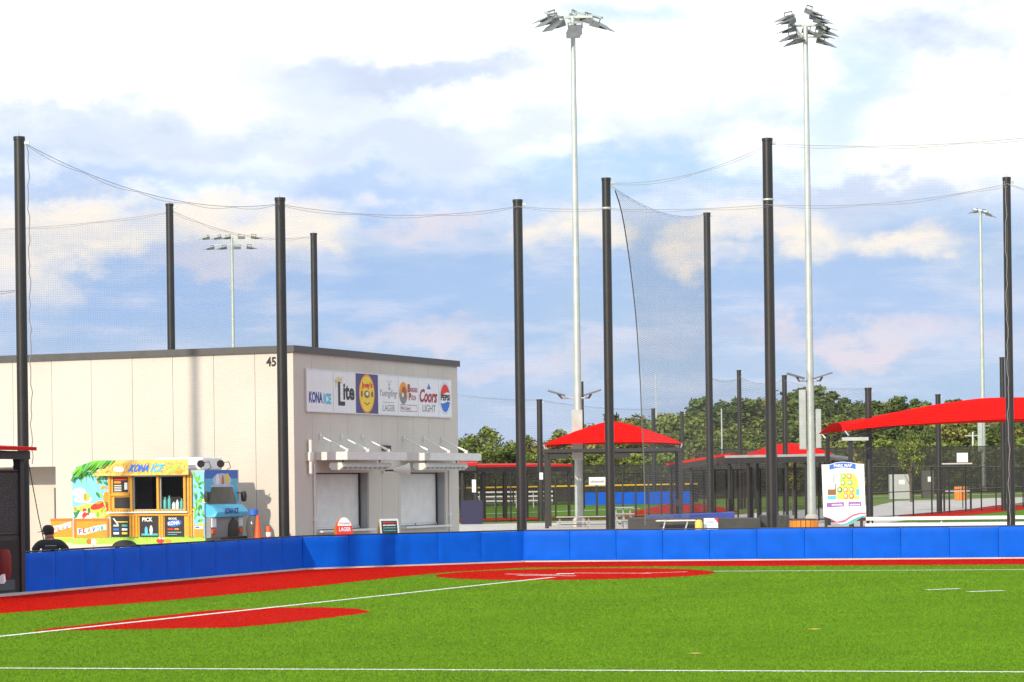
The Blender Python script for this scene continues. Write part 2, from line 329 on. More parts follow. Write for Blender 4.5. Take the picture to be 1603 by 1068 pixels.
def strokes(parent, rect, rows, plane, off, m, seed=1):
    """far too small to read: rows of short strokes"""
    r_ = random.Random(seed); p_ = Print(plane, off); h0, h1, z0, z1 = rect; dz = (z1 - z0) / rows
    for k in range(rows):
        x = h0
        while x < h1:
            w_ = r_.uniform(.025, .07) * (h1 - h0); zb_ = z0 + k * dz
            p_.rect(x, min(x + w_ * .7, h1), zb_ + dz * .15, zb_ + dz * r_.uniform(.6, .85), m); x += w_
    return p_.build('writing', parent)
# ------------------------------------------------------------------ ground, field, plaza
def sheet(name, cols, m, zoff=0.0):
    """cols: list of (x, [y...]) columns with equal lengths"""
    mb = MB(); n = len(cols[0][1])
    vs = [(x, y, hill(x, y) + zoff) for x, ys in cols for y in ys]
    fs = [(i * n + j, (i + 1) * n + j, (i + 1) * n + j + 1, i * n + j + 1) for i in range(len(cols) - 1) for j in range(n - 1)]
    return mb.add(vs, fs).build(name, m)
xs = sorted(set([-2500, -900, -400, -200, -120, -80, -60, -45] + [w[0] for w in WALL] + [x for x in range(-24, 70, 3)] + list(range(70, 200, 12)) + [250, 400, 900, 2500]))
far_rows = [100, 120, 140, 160, 170, 190, 210, 230, 250, 270, 300, 315, 330, 345, 360, 380, 400, 420, 440, 600, 1000, 2500]
struct(sheet('ground', [(x, [wall_y(min(max(x, -32), 40)) + 0.14 if -32 <= x <= 40 else (1.1 if x < 0 else 72.0)] + far_rows) for x in xs], 'grass'))
px_ = sorted(set([-31.9] + [w[0] for w in WALL[1:]] + list(range(-24, 40, 4))))
struct(sheet('plaza', [(x, [wall_y(x) + 0.15] + [95, 110, 130, 134]) for x in px_], 'conc', 0.006))
mb = MB(); mb.add([(-32, -40, 0), (40, -40, 0)] + [(x, y, 0) for x, y in reversed(WALL)], [(0, 1, 2, 3, 4, 5, 6, 7)])
struct(mb.build('field', 'turf'))
def g0(px, py):
    a, b = ray(px, py); return np.array([a * H / b, H / b])
# painted areas of the field (turf of other colours), world metres
track_in = [(-26.0, 6.0), (-9.97, 50.9), (-7.45, 55.6), (-4.83, 62.3), (-3.4, 67.0), (-1.9, 71.2), (0.3, 74.4), (3.6, 74.0), (8.8, 72.7), (13.9, 71.6), (40, 66.3)]
wall_face = [(-29.6, 8.0), (-11.24, 60.36), (-6.03, 75.28), (0.33, 79.75), (13.94, 77.04), (40.0, 71.85)]
struct(MB().poly([(x, y, 0.004) for x, y in track_in] + [(x, y, 0.004) for x, y in reversed(wall_face)]).build('warning_track', 'red_turf'))
HOME_C, HOME_R = np.array([1.62, 68.9]), 3.68
struct(MB().poly([(HOME_C[0] + HOME_R * math.cos(t * math.pi / 24), HOME_C[1] + HOME_R * 1.17 * math.sin(t * math.pi / 24), 0.004) for t in range(48)]).build('home_plate_circle', 'red_turf'))
base_px = [(45, 988), (120, 980), (230, 967), (330, 956), (420, 952), (500, 951), (555, 953), (582, 958), (560, 962), (480, 972), (420, 978), (365, 983), (240, 985), (120, 987)]
base_poly = [g0(*p) for p in base_px]
struct(MB().poly([(p[0], p[1], 0.004) for p in base_poly]).build('base_cutout', 'red_turf'))
LINES = []
def line(name, a, b, w, m='line'):
    a, b = np.array(a, float), np.array(b, float); d = (b - a) / np.linalg.norm(b - a); n = np.array([-d[1], d[0]]) * w / 2
    LINES.append((a, b, w, m)); k = 12; mb = MB()
    rng = random.Random(len(LINES)); pts = []
    for i in range(k + 1):
        c_ = a + (b - a) * i / k; j = 1 + rng.uniform(-0.12, 0.12); pts.append((c_ - n * j, c_ + n * j))
    for (p, q), (r, s) in zip(pts, pts[1:]): mb.poly([(p[0], p[1], 0.008), (r[0], r[1], 0.008), (s[0], s[1], 0.008), (q[0], q[1], 0.008)])
    return struct(mb.build(name, m))
line('foul_line', (-13.0, 31.4), (1.0, 66.4), 0.16)
line('foul_line', (5.35, 69.35), (24, 65.0), 0.2)
line('boundary_line', (-14.0, 36.9), (14.0, 30.3), 0.13)
line('coach_box_line', (8.84, 56.08), (9.64, 56.5), 0.2); line('coach_box_line', (9.52, 54.87), (10.35, 55.26), 0.2)
line('batter_box_line', (0.1, 68.2), (1.6, 67.2), 0.16); line('batter_box_line', (-0.2, 69.3), (1.2, 68.2), 0.16); line('batter_box_line', (1.6, 69.4), (3.6, 68.4), 0.14); line('batter_box_line', (3.4, 68.6), (4.6, 69.2), 0.12)
line('batter_box_line', (1.15, 68.9), (1.6, 68.9), 0.5)
line('yellow_mark', g0(1083, 1024), g0(1093, 1023), 0.16, 'yellow'); line('yellow_mark', g0(1269, 986), g0(1281, 985), 0.16, 'yellow')
# turf fibres
def in_poly(P, poly):
    x, y = P[:, 0], P[:, 1]; r = np.zeros(len(P), bool); n = len(poly)
    for i in range(n):
        x0, y0 = poly[i]; x1, y1 = poly[(i + 1) % n]
        cnd = ((y0 > y) != (y1 > y)); r ^= cnd & (x < (x1 - x0) * (y - y0) / (y1 - y0 + 1e-12) + x0)
    return r
NB = 700000
Dd = 29.5 * (81 / 29.5) ** RNG.random(NB); P = np.stack([(RNG.random(NB) - 0.5) * 0.44 * Dd, Dd], 1)
inside = in_poly(P, [(-32, -40), (40, -40)] + WALL[::-1])
red = in_poly(P, track_in + wall_face[::-1]) | in_poly(P, [tuple(p) for p in base_poly]) | ((((P - HOME_C) / np.array([HOME_R, HOME_R * 1.17])) ** 2).sum(1) < 1)
onl = np.zeros(NB, bool)
onw = np.zeros(NB, bool)
for a, b, w, m_ in LINES:
    d = (b - a) / np.linalg.norm(b - a); rel = P - a; t = rel @ d; s_ = np.abs(rel @ np.array([-d[1], d[0]]))
    hit = (s_ < w / 2 + 0.01) & (t > -0.02) & (t < np.linalg.norm(b - a)); onl |= hit
    if m_ == 'line': onw |= hit
def fibres(name, mask, m):
    p = P[mask]; n = len(p); wdt = 0.00016 * p[:, 1] * RNG.uniform(0.6, 1.5, n); hgt = RNG.uniform(0.006, 0.018, n)
    a = RNG.random(n) * math.pi * 2; dx, dy = np.cos(a) * wdt, np.sin(a) * wdt
    v = np.zeros((n, 3, 3)); v[:, 0, 0] = p[:, 0] - dx; v[:, 0, 1] = p[:, 1] - dy; v[:, 1, 0] = p[:, 0] + dx; v[:, 1, 1] = p[:, 1] + dy
    v[:, 2, 0] = p[:, 0] + RNG.normal(0, 0.012, n); v[:, 2, 1] = p[:, 1] + RNG.normal(0, 0.012, n); v[:, 2, 2] = hgt
    return raw_tris(name, v.reshape(-1, 3), RNG.random(n), m)
def raw_tris(name, v, shade, m, k=3):
    n = len(v) // k; me = bpy.data.meshes.new(name); me.vertices.add(len(v)); me.vertices.foreach_set('co', v.ravel().astype(np.float32))
    me.loops.add(len(v)); me.loops.foreach_set('vertex_index', np.arange(len(v), dtype=np.int32))
    me.polygons.add(n); me.polygons.foreach_set('loop_start', np.arange(0, len(v), k, dtype=np.int32)); me.polygons.foreach_set('loop_total', np.full(n, k, dtype=np.int32))
    me.update(calc_edges=True); at_ = me.attributes.new('shade', 'FLOAT', 'FACE'); at_.data.foreach_set('value', shade.astype(np.float32)); me.materials.append(G[m])
    o = bpy.data.objects.new(name, me); C.objects.link(o); return o
tag(stuff(fibres('turf_fibres', inside & ~red & ~onl, 'blade')), 'short green artificial turf fibres of the ball field', 'turf')
tag(stuff(fibres('white_turf_fibres', inside & onw, 'line_blade')), 'short white artificial turf fibres of the painted lines', 'turf')
tag(stuff(fibres('red_turf_fibres', inside & red & ~onl, 'red_blade')), 'short red artificial turf fibres of the warning track and base areas', 'turf')

# ------------------------------------------------------------------ padded wall
def padded_wall(name, label, pts, npad=None):
    (x0, y0), (x1, y1) = pts; d = Vector((x1 - x0, y1 - y0, 0)); L = d.length; d.normalize(); rz = math.atan2(d.y, d.x)
    t = thing(name, label, 'padded wall', (x0, y0, 0), rz, 'blue padded walls round the field')
    mb = MB(); mb.box(0, L, 0.085, 0.13, 0.0, 0.93); mb.build('backing_board', 'black', t)
    MB().box(0, L, -0.16, 0.08, 0.0, 0.045).build('concrete_kerb', 'conc', t)
    MB().tube((0, 0.11, 0.965), (L, 0.11, 0.965), 0.022).build('top_rail', 'black', t)
    e = [0.0]
    n_ = npad or round(L / 1.42); e = [L * i / n_ for i in range(n_ + 1)]
    for i, (a, b) in enumerate(zip(e, e[1:])):
        a += 0.006; b -= 0.006; mb = MB(); nx, nz = 14, 10; vs = []; zb = 0.055 + random.uniform(-0.010, 0.006)
        for j in range(nz + 1):
            for k in range(nx + 1):
                u, w = k / nx, j / nz; bul = (1 - abs(2 * u - 1) ** 14) * (1 - abs(2 * w - 1) ** 12)
                vs.append((a + (b - a) * u, 0.02 - 0.022 * bul + random.uniform(-.0005, .0005), zb + (0.89) * w))
        fs = [(j * (nx + 1) + k, j * (nx + 1) + k + 1, (j + 1) * (nx + 1) + k + 1, (j + 1) * (nx + 1) + k) for j in range(nz) for k in range(nx)]
        mb.add(vs, fs); mb.box(a, b, 0.02, 0.083, zb, zb + 0.89)
        mb.build('pad', 'pad', t, smooth=True)
        c_ = MB(); c_.box(b - 0.03, b + 0.03, 0.02, 0.10, 0.946, 0.985); c_.build('strap', 'black', t)
    return t
padded_wall('padded_wall', 'long shaded stretch of blue padded wall in front of the food truck', [WALL[1], WALL[2]])
padded_wall('padded_wall', 'angled stretch of blue padded wall in front of the concession windows', [WALL[2], WALL[3]], 5)
padded_wall('padded_wall', 'sunlit straight stretch of blue padded wall below the park map sign', [WALL[3], (31.0, 73.64)])
for t_ in [o for o in bpy.data.objects if o.name == 'padded_wall.002']: MB().box(-0.06, 0.0, 0.012, 0.08, 0.05, 0.945).build('corner_pad', 'pad', t_)

# ------------------------------------------------------------------ black net poles
def net_pole(px, ptop, D, r, label, base=None, ties=(), pxb=None):
    b = at(pxb or px, 830, D); top = at(px, ptop, D).z; z0 = tz(D) if D > 70 else 0.35
    if base is not None: z0 = base
    x = b.x
    t = thing('net_pole', label, 'pole', (x, D, z0), 0, 'black poles carrying the safety nets'); h = top - z0
    MB().tube((0, 0, 0), (0, 0, h), r, r * 0.93, 20).build('shaft', 'pole', t, smooth=True)
    MB().lathe([(0.0, h + 0.03), (r * 1.02, h + 0.025), (r * 1.02, h - 0.06), (r * 0.9, h - 0.06)], n=20).build('cap', 'pole', t, smooth=True)
    MB().lathe([(r, 0.02), (r * 1.9, 0.02), (r * 1.9, 0.0)], n=16).build('base_plate', 'pole', t)
    mb = MB(); mb.tube((-0.02, 0, h), (-0.02, 0, h + 0.12), 0.02); mb.build('eye_bolt', 'galv', t); MB().box(r * 0.7, r + 0.1, -0.03, 0.03, h - 0.16, h - 0.08).build('cable_bracket', 'galv', t)
    for z in ties: MB().lathe([(r * 0.96, -0.03), (r * 1.06, -0.02), (r * 1.06, 0.02), (r * 0.96, 0.03)], (0, 0, z - z0), 20).build('clamp_ring', 'galv', t, smooth=True)
    return Vector((x, D, top))
A = net_pole(25, 216, 61.6, 0.135, 'tall black net pole rising behind the dugout', pxb=38)
Bp = net_pole(440, 311, 75.4, 0.155, 'tall black net pole at the corner of the concession building', pxb=445)
Cp = net_pole(806, 314, 80.6, 0.155, 'tall black net pole right of the concession building, at the bend in the wall', pxb=817)
Dp = net_pole(948, 280, 80.3, 0.145, 'tall black net pole in front of the red hip canopy', ties=(10.8,), pxb=956)
Ep = net_pole(1196, 218, 79.4, 0.165, 'tallest black net pole, left of the park map sign', ties=(10.9,), pxb=1209)
Fp = net_pole(1568, 279, 78.0, 0.125, 'black net pole wound with a lacing rope, in front of the wide red canopy', pxb=1583)
Gp = net_pole(265, 320, 103, 0.16, 'black net pole standing behind the beige building, beside the two row floodlight', pxb=272)
Hp = net_pole(490, 366, 118, 0.16, 'black net pole behind the beige building near its corner', pxb=497)
Ip = net_pole(1102, 334, 120, 0.17, 'black net pole holding the far end of the loose hanging net', pxb=1113)
Jp = net_pole(838, 626, 141, 0.16, 'short black net pole left of the red hip canopy', pxb=847)
Kp = net_pole(1021, 640, 205, 0.16, 'far black pole behind the red hip canopy', pxb=1025)
Lp = net_pole(1067, 645, 205, 0.15, 'far black pole at the right end of the red hip canopy', pxb=1070)
Mp = net_pole(1155, 580, 180, 0.16, 'far black pole before the wooded hill, behind the dugout roof', pxb=1160)
Np = net_pole(1225, 588, 168, 0.17, 'far black pole in front of the small red canopy', pxb=1231)
Op = net_pole(1357, 608, 112, 0.15, 'black pole beside the park map sign', pxb=1362)
Pp = net_pole(1466, 618, 150, 0.16, 'black pole under the middle of the wide red canopy', pxb=1471)
Qp = net_pole(1563, 560, 158, 0.16, 'black pole close behind the rope laced pole', pxb=1572)
Rp = net_pole(911, 598, 190, 0.12, 'thin black pole behind the left galvanised floodlight mast', pxb=914)

def site_pole(x, y, h, r, label):
    t = thing('net_pole', label, 'pole', (x, y, 0.35), 0, 'black poles carrying the safety nets')
    MB().tube((0, 0, 0), (0, 0, h), r, r * 0.93, 20).build('shaft', 'pole', t, smooth=True); MB().lathe([(r * 1.9, 0.0), (r * 1.9, 0.02), (r, 0.02)], n=16).build('base_plate', 'pole', t)
    return Vector((x, y, h + 0.35))
Sp = site_pole(-15.9, 54.3, 13.0, 0.155, 'black net pole on the far side of the dugout roof')
# ------------------------------------------------------------------ nets
def net(name, label, a, b, za0, za1, zb0, sp=0.045, w=0.0006, sag=0.25, left=None, rope2=True, wcable=0.007, cat='net'):
    """a,b: (x,y) ends; top goes za0->za1 with sag, bottom zb0. left(z) -> t of a free left edge"""
    a, b = Vector((a[0], a[1], 0)), Vector((b[0], b[1], 0)); d = b - a; L = d.length; d.normalize(); n = Vector((-d.y, d.x, 0))
    t = thing(name, label, cat, (a.x, a.y, zb0), math.atan2(d.y, d.x), 'safety nets between the poles')
    top = lambda u: za0 + (za1 - za0) * u - sag * 4 * u * (1 - u) - zb0
    zz = max(top(0), top(1)); V_ = []
    Lf = (lambda z: left(z + zb0)) if left else (lambda z: 0.0)
    def strip(p, q, vert):
        if vert: V_.extend([(p[0] - w, 0, p[1]), (p[0] + w, 0, p[1]), (q[0] + w, 0, q[1]), (q[0] - w, 0, q[1])])
        else: V_.extend([(p[0], 0, p[1] - w), (q[0], 0, q[1] - w), (q[0], 0, q[1] + w), (p[0], 0, p[1] + w)])
    u = sp / 2
    while u < L:
        tu = u / L; z1 = top(tu); lo, z0 = 0.0, 0.0
        if left:
            ks = [z1 * i / 60 for i in range(61)]; run = None
            for k0, k1 in zip(ks, ks[1:]):
                if Lf(k0) <= tu: strip((u, k0), (u, k1), True)
        else: strip((u, 0), (u, z1), True)
        u += sp
    z = sp / 2; K_ = 48
    while z < zz:
        run = None
        for k in range(K_ + 1):
            tu = k / K_; ok = top(tu) > z and tu >= Lf(z) - 1e-6
            if ok and run is None: run = tu
            if run is not None and (not ok or k == K_):
                e = tu if ok else (k - 1) / K_
                s0 = max(run, min(Lf(z), 1)) if left and run > 0 else run
                if e > s0: strip((s0 * L, z), (e * L, z), False)
                run = None
        z += sp
    o = raw_tris('mesh', np.array(V_), np.zeros(len(V_) // 4), 'net', 4); o.parent = t; stuff(o)
    pts = [(L * k / 24, 0, top(k / 24)) for k in range(25)]
    MB().path(pts, wcable).build('top_cable', 'rope', t)
    if rope2:
        pts = [(L * k / 48, 0, top(k / 48) - 0.02 - 0.06 * abs(math.sin(k / 48 * L * 1.1))) for k in range(49)]
        MB().path(pts, wcable * 0.7, 4).build('lacing_rope', 'rope', t)
    if left:
        pts = []
        for k in range(41):
            z = top(0) * k / 40; u = Lf(z); pts.append((u * L, 0, min(z, top(u))))
        MB().path(pts, 0.022).build('edge_rope', 'net', t)
    return t
off = 0.17
nA = (A.x + 0.16, A.y - 0.05); nB = (Bp.x - 0.05, Bp.y - off); nC = (Cp.x, Cp.y - off); nD = (Dp.x, Dp.y - off); nE = (Ep.x, Ep.y - off - 0.02); nF = (Fp.x, Fp.y - off)
tB, tC = at(440, 320, 75.3).z, at(806, 323, 80.4).z
net('safety_net', 'black safety net from the dugout pole to the concession building corner', nA, nB, A.z - 0.15, tB, 0.9, sag=0.55)
net('safety_net', 'black safety net in front of the sponsor signs', nB, nC, tB, tC, 0.9, sag=0.3)
net('safety_net', 'narrow black safety net span crossed by the galvanised mast', nC, nD, tC, at(948, 327, 80.2).z, 0.9, sag=0.05)
net('safety_net', 'black safety net span above the red hip canopy', nD, nE, at(948, 327, 80.2).z, at(1196, 321, 79.3).z, 0.9, sag=0.08)
net('safety_net', 'black safety net span in front of the wide red canopy', nE, nF, at(1196, 321, 79.3).z, at(1568, 289, 78).z, 0.9, sag=0.25)
net('safety_net', 'black safety net running on past the rope laced pole', nF, (Fp.x + 7, Fp.y - 1.6), at(1568, 289, 78).z, Fp.z - 1.2, 0.9, sag=0.4)
net('side_net', 'low net running left from the dugout pole', (Sp.x, Sp.y), (A.x - 0.15, A.y), 7.0, at(22, 455, 61.6).z, 3.7, sag=0.2)
net('upper_net', 'high strip of net rising to the tallest black pole', (Dp.x, Dp.y + 0.05), (Ep.x, Ep.y + 0.05), Dp.z - 0.12, Ep.z - 0.15, 10.9, sp=0.08, sag=0.35)
net('upper_net', 'high strip of net running right from the tallest black pole', (Ep.x, Ep.y + 0.05), (Ep.x + 9.5, Ep.y - 2.0), Ep.z - 0.12, Ep.z - 0.1, 10.9, sp=0.09, sag=0.25)
zl = [285, 312, 340, 370, 400, 440, 480, 520, 560, 600, 640, 670, 700, 760, 820]; xl = [958, 968, 975, 980, 984.5, 989.5, 994, 997.5, 1000, 1002.5, 1004, 1005.5, 1007, 1009, 1010]
edge = []
for x_, y_ in zip(xl, zl):
    a_, b_ = ray(x_, y_); dX, dY = Ip.x - Dp.x, Ip.y - Dp.y; t_ = (a_ * Dp.y - Dp.x) / (dX - a_ * dY); edge.append((H - b_ * (Dp.y + t_ * dY), max(t_, 0.0)))
edge.sort()
def free_edge(z): return float(np.interp(z, [e[0] for e in edge], [e[1] for e in edge]))
net('loose_net', 'loose dark net with a curved free edge hanging beside the red hip canopy', (Dp.x, Dp.y), (Ip.x, Ip.y), Dp.z - 0.1, Ip.z, 0.9, sp=0.07, w=0.004, sag=0.5, left=free_edge)
net('rear_net', 'net behind the beige building between its two rear poles', (Gp.x, Gp.y), (Hp.x, Hp.y), Gp.z - 0.2, Hp.z - 0.1, 6.0, sp=0.08, w=0.0014, sag=0.5)
net('rear_net', 'net running left behind the beige building', (Gp.x - 14, 100), (Gp.x, Gp.y), Gp.z - 0.8, Gp.z - 0.3, 6.0, sp=0.09, w=0.0014, sag=0.5)
net('far_net', 'low far net beside the short black pole', (at(700, 620, 138).x, 138), (Jp.x, Jp.y), at(700, 615, 138).z, Jp.z, 4.2, sp=0.12, w=0.002, sag=0.1)
net('far_net', 'low far net behind the red hip canopy', (Jp.x, Jp.y), (Kp.x, Kp.y), Jp.z, Kp.z, 4.5, sp=0.14, w=0.0025, sag=0.2)
net('far_net', 'far net in front of the wooded hill', (Ip.x, Ip.y), (Mp.x, Mp.y), at(1110, 590, 120).z, Mp.z - 0.5, 3.0, sp=0.12, w=0.006, sag=0.2)
net('far_net', 'far net between the two hill side poles', (Mp.x, Mp.y), (Np.x, Np.y), Mp.z - 0.4, Np.z - 0.2, 3.0, sp=0.14, w=0.006, sag=0.4)
net('far_net', 'far net behind the park map sign', (Np.x, Np.y), (Op.x, Op.y), Np.z - 0.3, Op.z, 3.0, sp=0.12, w=0.0025, sag=0.2)
# lacing ropes down the poles
def lace(label, x, y, z0, z1, name='lacing_rope', r=0.012, sway=0.04, m='rope'):
    mb = MB(); pts = [(sway * math.sin(k * 0.9) + 0.02 * math.sin(k * 2.3), 0, (z1 - z0) * k / 40) for k in range(41)]
    mb.path(pts, r, 5); o = mb.build(name, m); o.location = (x, y, z0); return tag(o, label, 'rope')
lace('thin lacing rope hanging down beside the dugout pole', A.x + 0.24, A.y - 0.2, 3.0, A.z - 0.2, sway=0.015)
lace('knotted lacing rope wound down the rope laced pole', Fp.x - 0.07, Fp.y - 0.16, 0.9, Fp.z - 0.1, sway=0.02, r=0.012)
lace('white rope hanging inside the dugout', at(22, 800, 60.9).x, 60.9, 1.0, 3.2, sway=0.02, r=0.018, m='whitem')

# ------------------------------------------------------------------ concession building
TH = rad(-22.46)
bld = thing('concession_building', 'beige panelled flat roofed concession building with dark roof edge', 'building', (-6.37, 76.7, 0.35), TH)
HT = 6.0; LX, LY = 17.0, 12.0
def face_panels(axis, edges, openings, name='wall_panel'):
    cuts = sorted(set(edges + [o[0] for o in openings] + [o[1] for o in openings]))
    for a, b in zip(cuts, cuts[1:]):
        if b - a < 0.02: continue
        spans = [(0.0, HT)]
        for o in openings:
            if o[0] <= a + 1e-6 and o[1] >= b - 1e-6: spans = [s for s in ((0.0, o[2]), (o[3], HT)) if s[1] - s[0] > 0.02]
        ja = 0.006 if any(abs(a - e) < 1e-6 for e in edges) else 0.0; jb = 0.006 if any(abs(b - e) < 1e-6 for e in edges) else 0.0
        for z0, z1 in spans:
            mb = MB()
            if axis == 'y': mb.box(a + ja, b - jb, 0.0, 0.06, z0, z1)
            else: mb.box(-0.06, 0.0, a + ja, b - jb, z0, z1)
            mb.build(name, 'panel', bld)
OP_L = [(-10.4, -8.15, 0.0, 2.75)]
OP_R = [(1.42, 5.03, 0.72, 2.45), (7.38, 10.9, 0.72, 2.45)]
face_panels('y', [round(-17.0 + 0.0 + i * 1.39, 3) for i in range(0)] + [-17.0, -15.15, -13.77, -12.4, -11.03, -9.64, -8.25, -6.85, -5.42, -4.03, -2.64, -1.26, -0.07], OP_L)
face_panels('x', [0.0 + i * 1.2 for i in range(11)], OP_R)
mb = MB()                                             # core wall behind the panel joints, open at the recesses
core = [(-17.0, -10.4), (-8.15, -0.08)]
for a, b in core: mb.box(a, b, 0.065, 0.25, 0, HT)
mb.box(-10.4, -8.15, 0.065, 0.25, 2.76, HT)
for a, b in ((0.26, 1.41), (5.04, 7.37), (10.91, 12.0)): mb.box(-0.25, -0.065, a, b, 0, HT)
for a, b in ((1.41, 5.04), (7.37, 10.91)): mb.box(-0.25, -0.065, a, b, 0, 0.71); mb.box(-0.25, -0.065, a, b, 2.46, HT)
mb.box(-17.0, -0.26, 11.75, 12.0, 0, HT); mb.box(-17.0, -16.8, 0.26, 11.74, 0, HT)
mb.build('core_wall', 'seam', bld)
MB().box(-0.075, 0.012, -0.012, 0.075, 0.0, HT).build('corner_trim', 'panel', bld)
mb = MB(); mb.box(-17.05, 0.05, -0.05, 12.05, HT, HT + 0.05); mb.box(-17.06, 0.06, -0.06, 0.12, HT + 0.05, HT + 0.17); mb.box(-0.12, 0.06, 0.12, 12.06, HT + 0.05, HT + 0.17)
mb.box(-17.06, -0.12, 11.9, 12.06, HT + 0.05, HT + 0.17); mb.box(-17.06, -16.9, 0.12, 11.9, HT + 0.05, HT + 0.17)
roof = mb.build('roof', 'coping', bld)
MB().box(-17.07, 0.07, -0.075, -0.06, HT - 0.02, HT + 0.18).build('fascia', 'coping', roof); MB().box(0.06, 0.075, -0.07, 12.07, HT - 0.02, HT + 0.18).build('fascia', 'coping', roof)
# door recess on the sunlit face
mb = MB(); mb.box(-10.4, -8.15, 1.3, 1.36, 0, 2.75); mb.box(-10.46, -10.4, 0.25, 1.36, 0, 2.75); mb.box(-8.15, -8.09, 0.25, 1.36, 0, 2.75); mb.box(-10.46, -8.09, 0.25, 1.36, 2.75, 2.8)
mb.build('recess_wall', 'panel', bld)
dr = MB().box(-9.0, -8.2, 1.24, 1.295, 0, 2.1).build('door', 'door', bld); MB().box(-8.42, -8.28, 1.225, 1.24, 1.35, 1.47).build('door_sign', 'white', dr)
text(bld, '45', (-0.88, -0.55, 5.58, 5.86), '-y', -0.004, 'dark', 'building_number', bold=0.03)
# shutters
for y0, y1, yc in ((1.42, 5.03, 4.72), (7.38, 10.9, 10.6)):
    mb = MB(); n = 46
    for i in range(n):
        z = 0.80 + 1.62 * i / n; mb.add([(-0.34, y0, z), (-0.34, y1, z), (-0.325, y1, z + 0.018), (-0.325, y0, z + 0.018), (-0.34, y0, z + 1.62 / n), (-0.34, y1, z + 1.62 / n)], [(0, 1, 2, 3), (3, 2, 5, 4)])
    sh = mb.build('roller_shutter', 'shutter', bld)
    MB().box(-0.345, -0.30, y0 + 0.02, y1 - 0.02, 0.735, 0.80).build('bottom_bar', 'alu', sh); MB().box(-0.30, -0.285, yc - 1.5, yc - 1.45, 0.75, 0.79).build('lock', 'black', sh)
    MB().box(-0.36, -0.29, y1 - 0.07, y1 - 0.01, 0.72, 2.44).build('guide_rail', 'black', sh); MB().box(-0.36, -0.29, y0 + 0.01, y0 + 0.05, 0.72, 2.44).build('guide_rail', 'black', sh)
    MB().box(-0.36, -0.285, y0 + 0.05, y1 - 0.07, 2.40, 2.445).build('head_rail', 'black', sh)
    mb = MB(); mb.box(-0.36, -0.06, y1 - 0.008, y1 + 0.05, 0.72, 2.45); mb.box(-0.36, -0.06, y0 - 0.05, y0 + 0.008, 0.72, 2.45); mb.box(-0.36, -0.06, y0, y1, 2.446, 2.5); mb.build('opening_frame', 'greym', bld)
    MB().box(-0.36, 0.22, y0 - 0.03, y1 + 0.06, 0.655, 0.715).build('counter_sill', 'alu', bld, bevel=0.008)
# canopies with tie rods and heaters below
for y0, y1, rods in ((1.4, 5.6, (1.66, 3.09, 4.56)), (7.38, 11.5, (7.61, 9.14, 10.57))):
    mb = MB(); mb.box(0.004, 1.05, y0, y0 + 0.06, 2.82, 3.06); mb.box(0.004, 1.05, y1 - 0.06, y1, 2.82, 3.06); mb.box(0.99, 1.05, y0 + 0.06, y1 - 0.06, 2.82, 3.06); mb.box(0.004, 0.06, y0 + 0.06, y1 - 0.06, 2.82, 3.06)
    mb.box(0.06, 0.99, y0 + 0.06, y1 - 0.06, 2.93, 2.96)
    cn = mb.build('canopy', 'whitem', bld)
    for r in rods:
        rd = MB().tube((0.03, r, 3.54), (0.92, r, 3.12), 0.022, n=8).build('tie_rod', 'alu', cn, smooth=True)
        mb = MB(); mb.box(0.0, 0.05, r - 0.05, r + 0.05, 3.46, 3.62); mb.box(0.86, 0.96, r - 0.025, r + 0.025, 3.06, 3.16); mb.build('rod_bracket', 'alu', rd)
        MB().tube((0.70, r, 3.224), (0.86, r, 3.148), 0.035, n=8).build('turnbuckle', 'alu', rd)
    h0, h1 = y0 - 0.0, y1 - 0.75
    mb = MB(); mb.prism([(0.42, h0 + 0.1, 2.74), (0.80, h0 + 0.1, 2.74), (0.86, h0 + 0.1, 2.62), (0.72, h0 + 0.1, 2.52), (0.48, h0 + 0.1, 2.52), (0.38, h0 + 0.1, 2.62)], (0, h1 - h0, 0))
    ht = mb.build('air_curtain', 'whitem', bld)
    for k in range(9): MB().box(0.70, 0.865, h0 + 0.3 + k * 0.34, h0 + 0.5 + k * 0.34, 2.545, 2.60).build('vent_slot', 'greym', ht)
    mb = MB(); mb.box(0.58, 0.62, h0 + 0.6, h0 + 0.64, 2.74, 2.93); mb.box(0.58, 0.62, h1 - 0.3, h1 - 0.26, 2.74, 2.93); mb.build('hanger', 'greym', ht)
# up-down wall light, security light, vent, conduits
lt = MB().box(0.0, 0.14, 0.76, 0.98, 2.80, 3.05).build('wall_light', 'whitem', bld, bevel=0.01)
MB().tube((0.09, 0.87, 3.05), (0.09, 0.87, 3.42), 0.06, n=12).build('upper_tube', 'whitem', lt); MB().tube((0.09, 0.87, 2.42), (0.09, 0.87, 2.80), 0.06, n=12).build('lower_tube', 'whitem', lt)
sp_ = MB().box(0.0, 0.09, 5.95, 6.12, 2.42, 2.60).build('speaker', 'whitem', bld, bevel=0.01)
MB().tube((0.08, 6.04, 2.51), (0.30, 6.2, 2.51), 0.03, n=10).build('arm', 'black', sp_)
hn = MB().tube((0.30, 6.2, 2.51), (0.72, 6.5, 2.53), 0.05, 0.20, 16).build('horn', 'whitem', sp_, smooth=True)
MB().box(0.0, 0.10, 6.0, 6.5, 3.14, 3.30).build('vent_hood', 'black', bld, bevel=0.01)
for yy in (1.22, 11.15): 
    cd = MB().tube((0.035, yy, 0.0), (0.035, yy, 2.7), 0.03, n=8).build('conduit', 'whitem', bld, smooth=True); MB().box(0.0, 0.07, yy - 0.06, yy + 0.06, 1.0, 1.12).build('junction_box', 'whitem', cd)
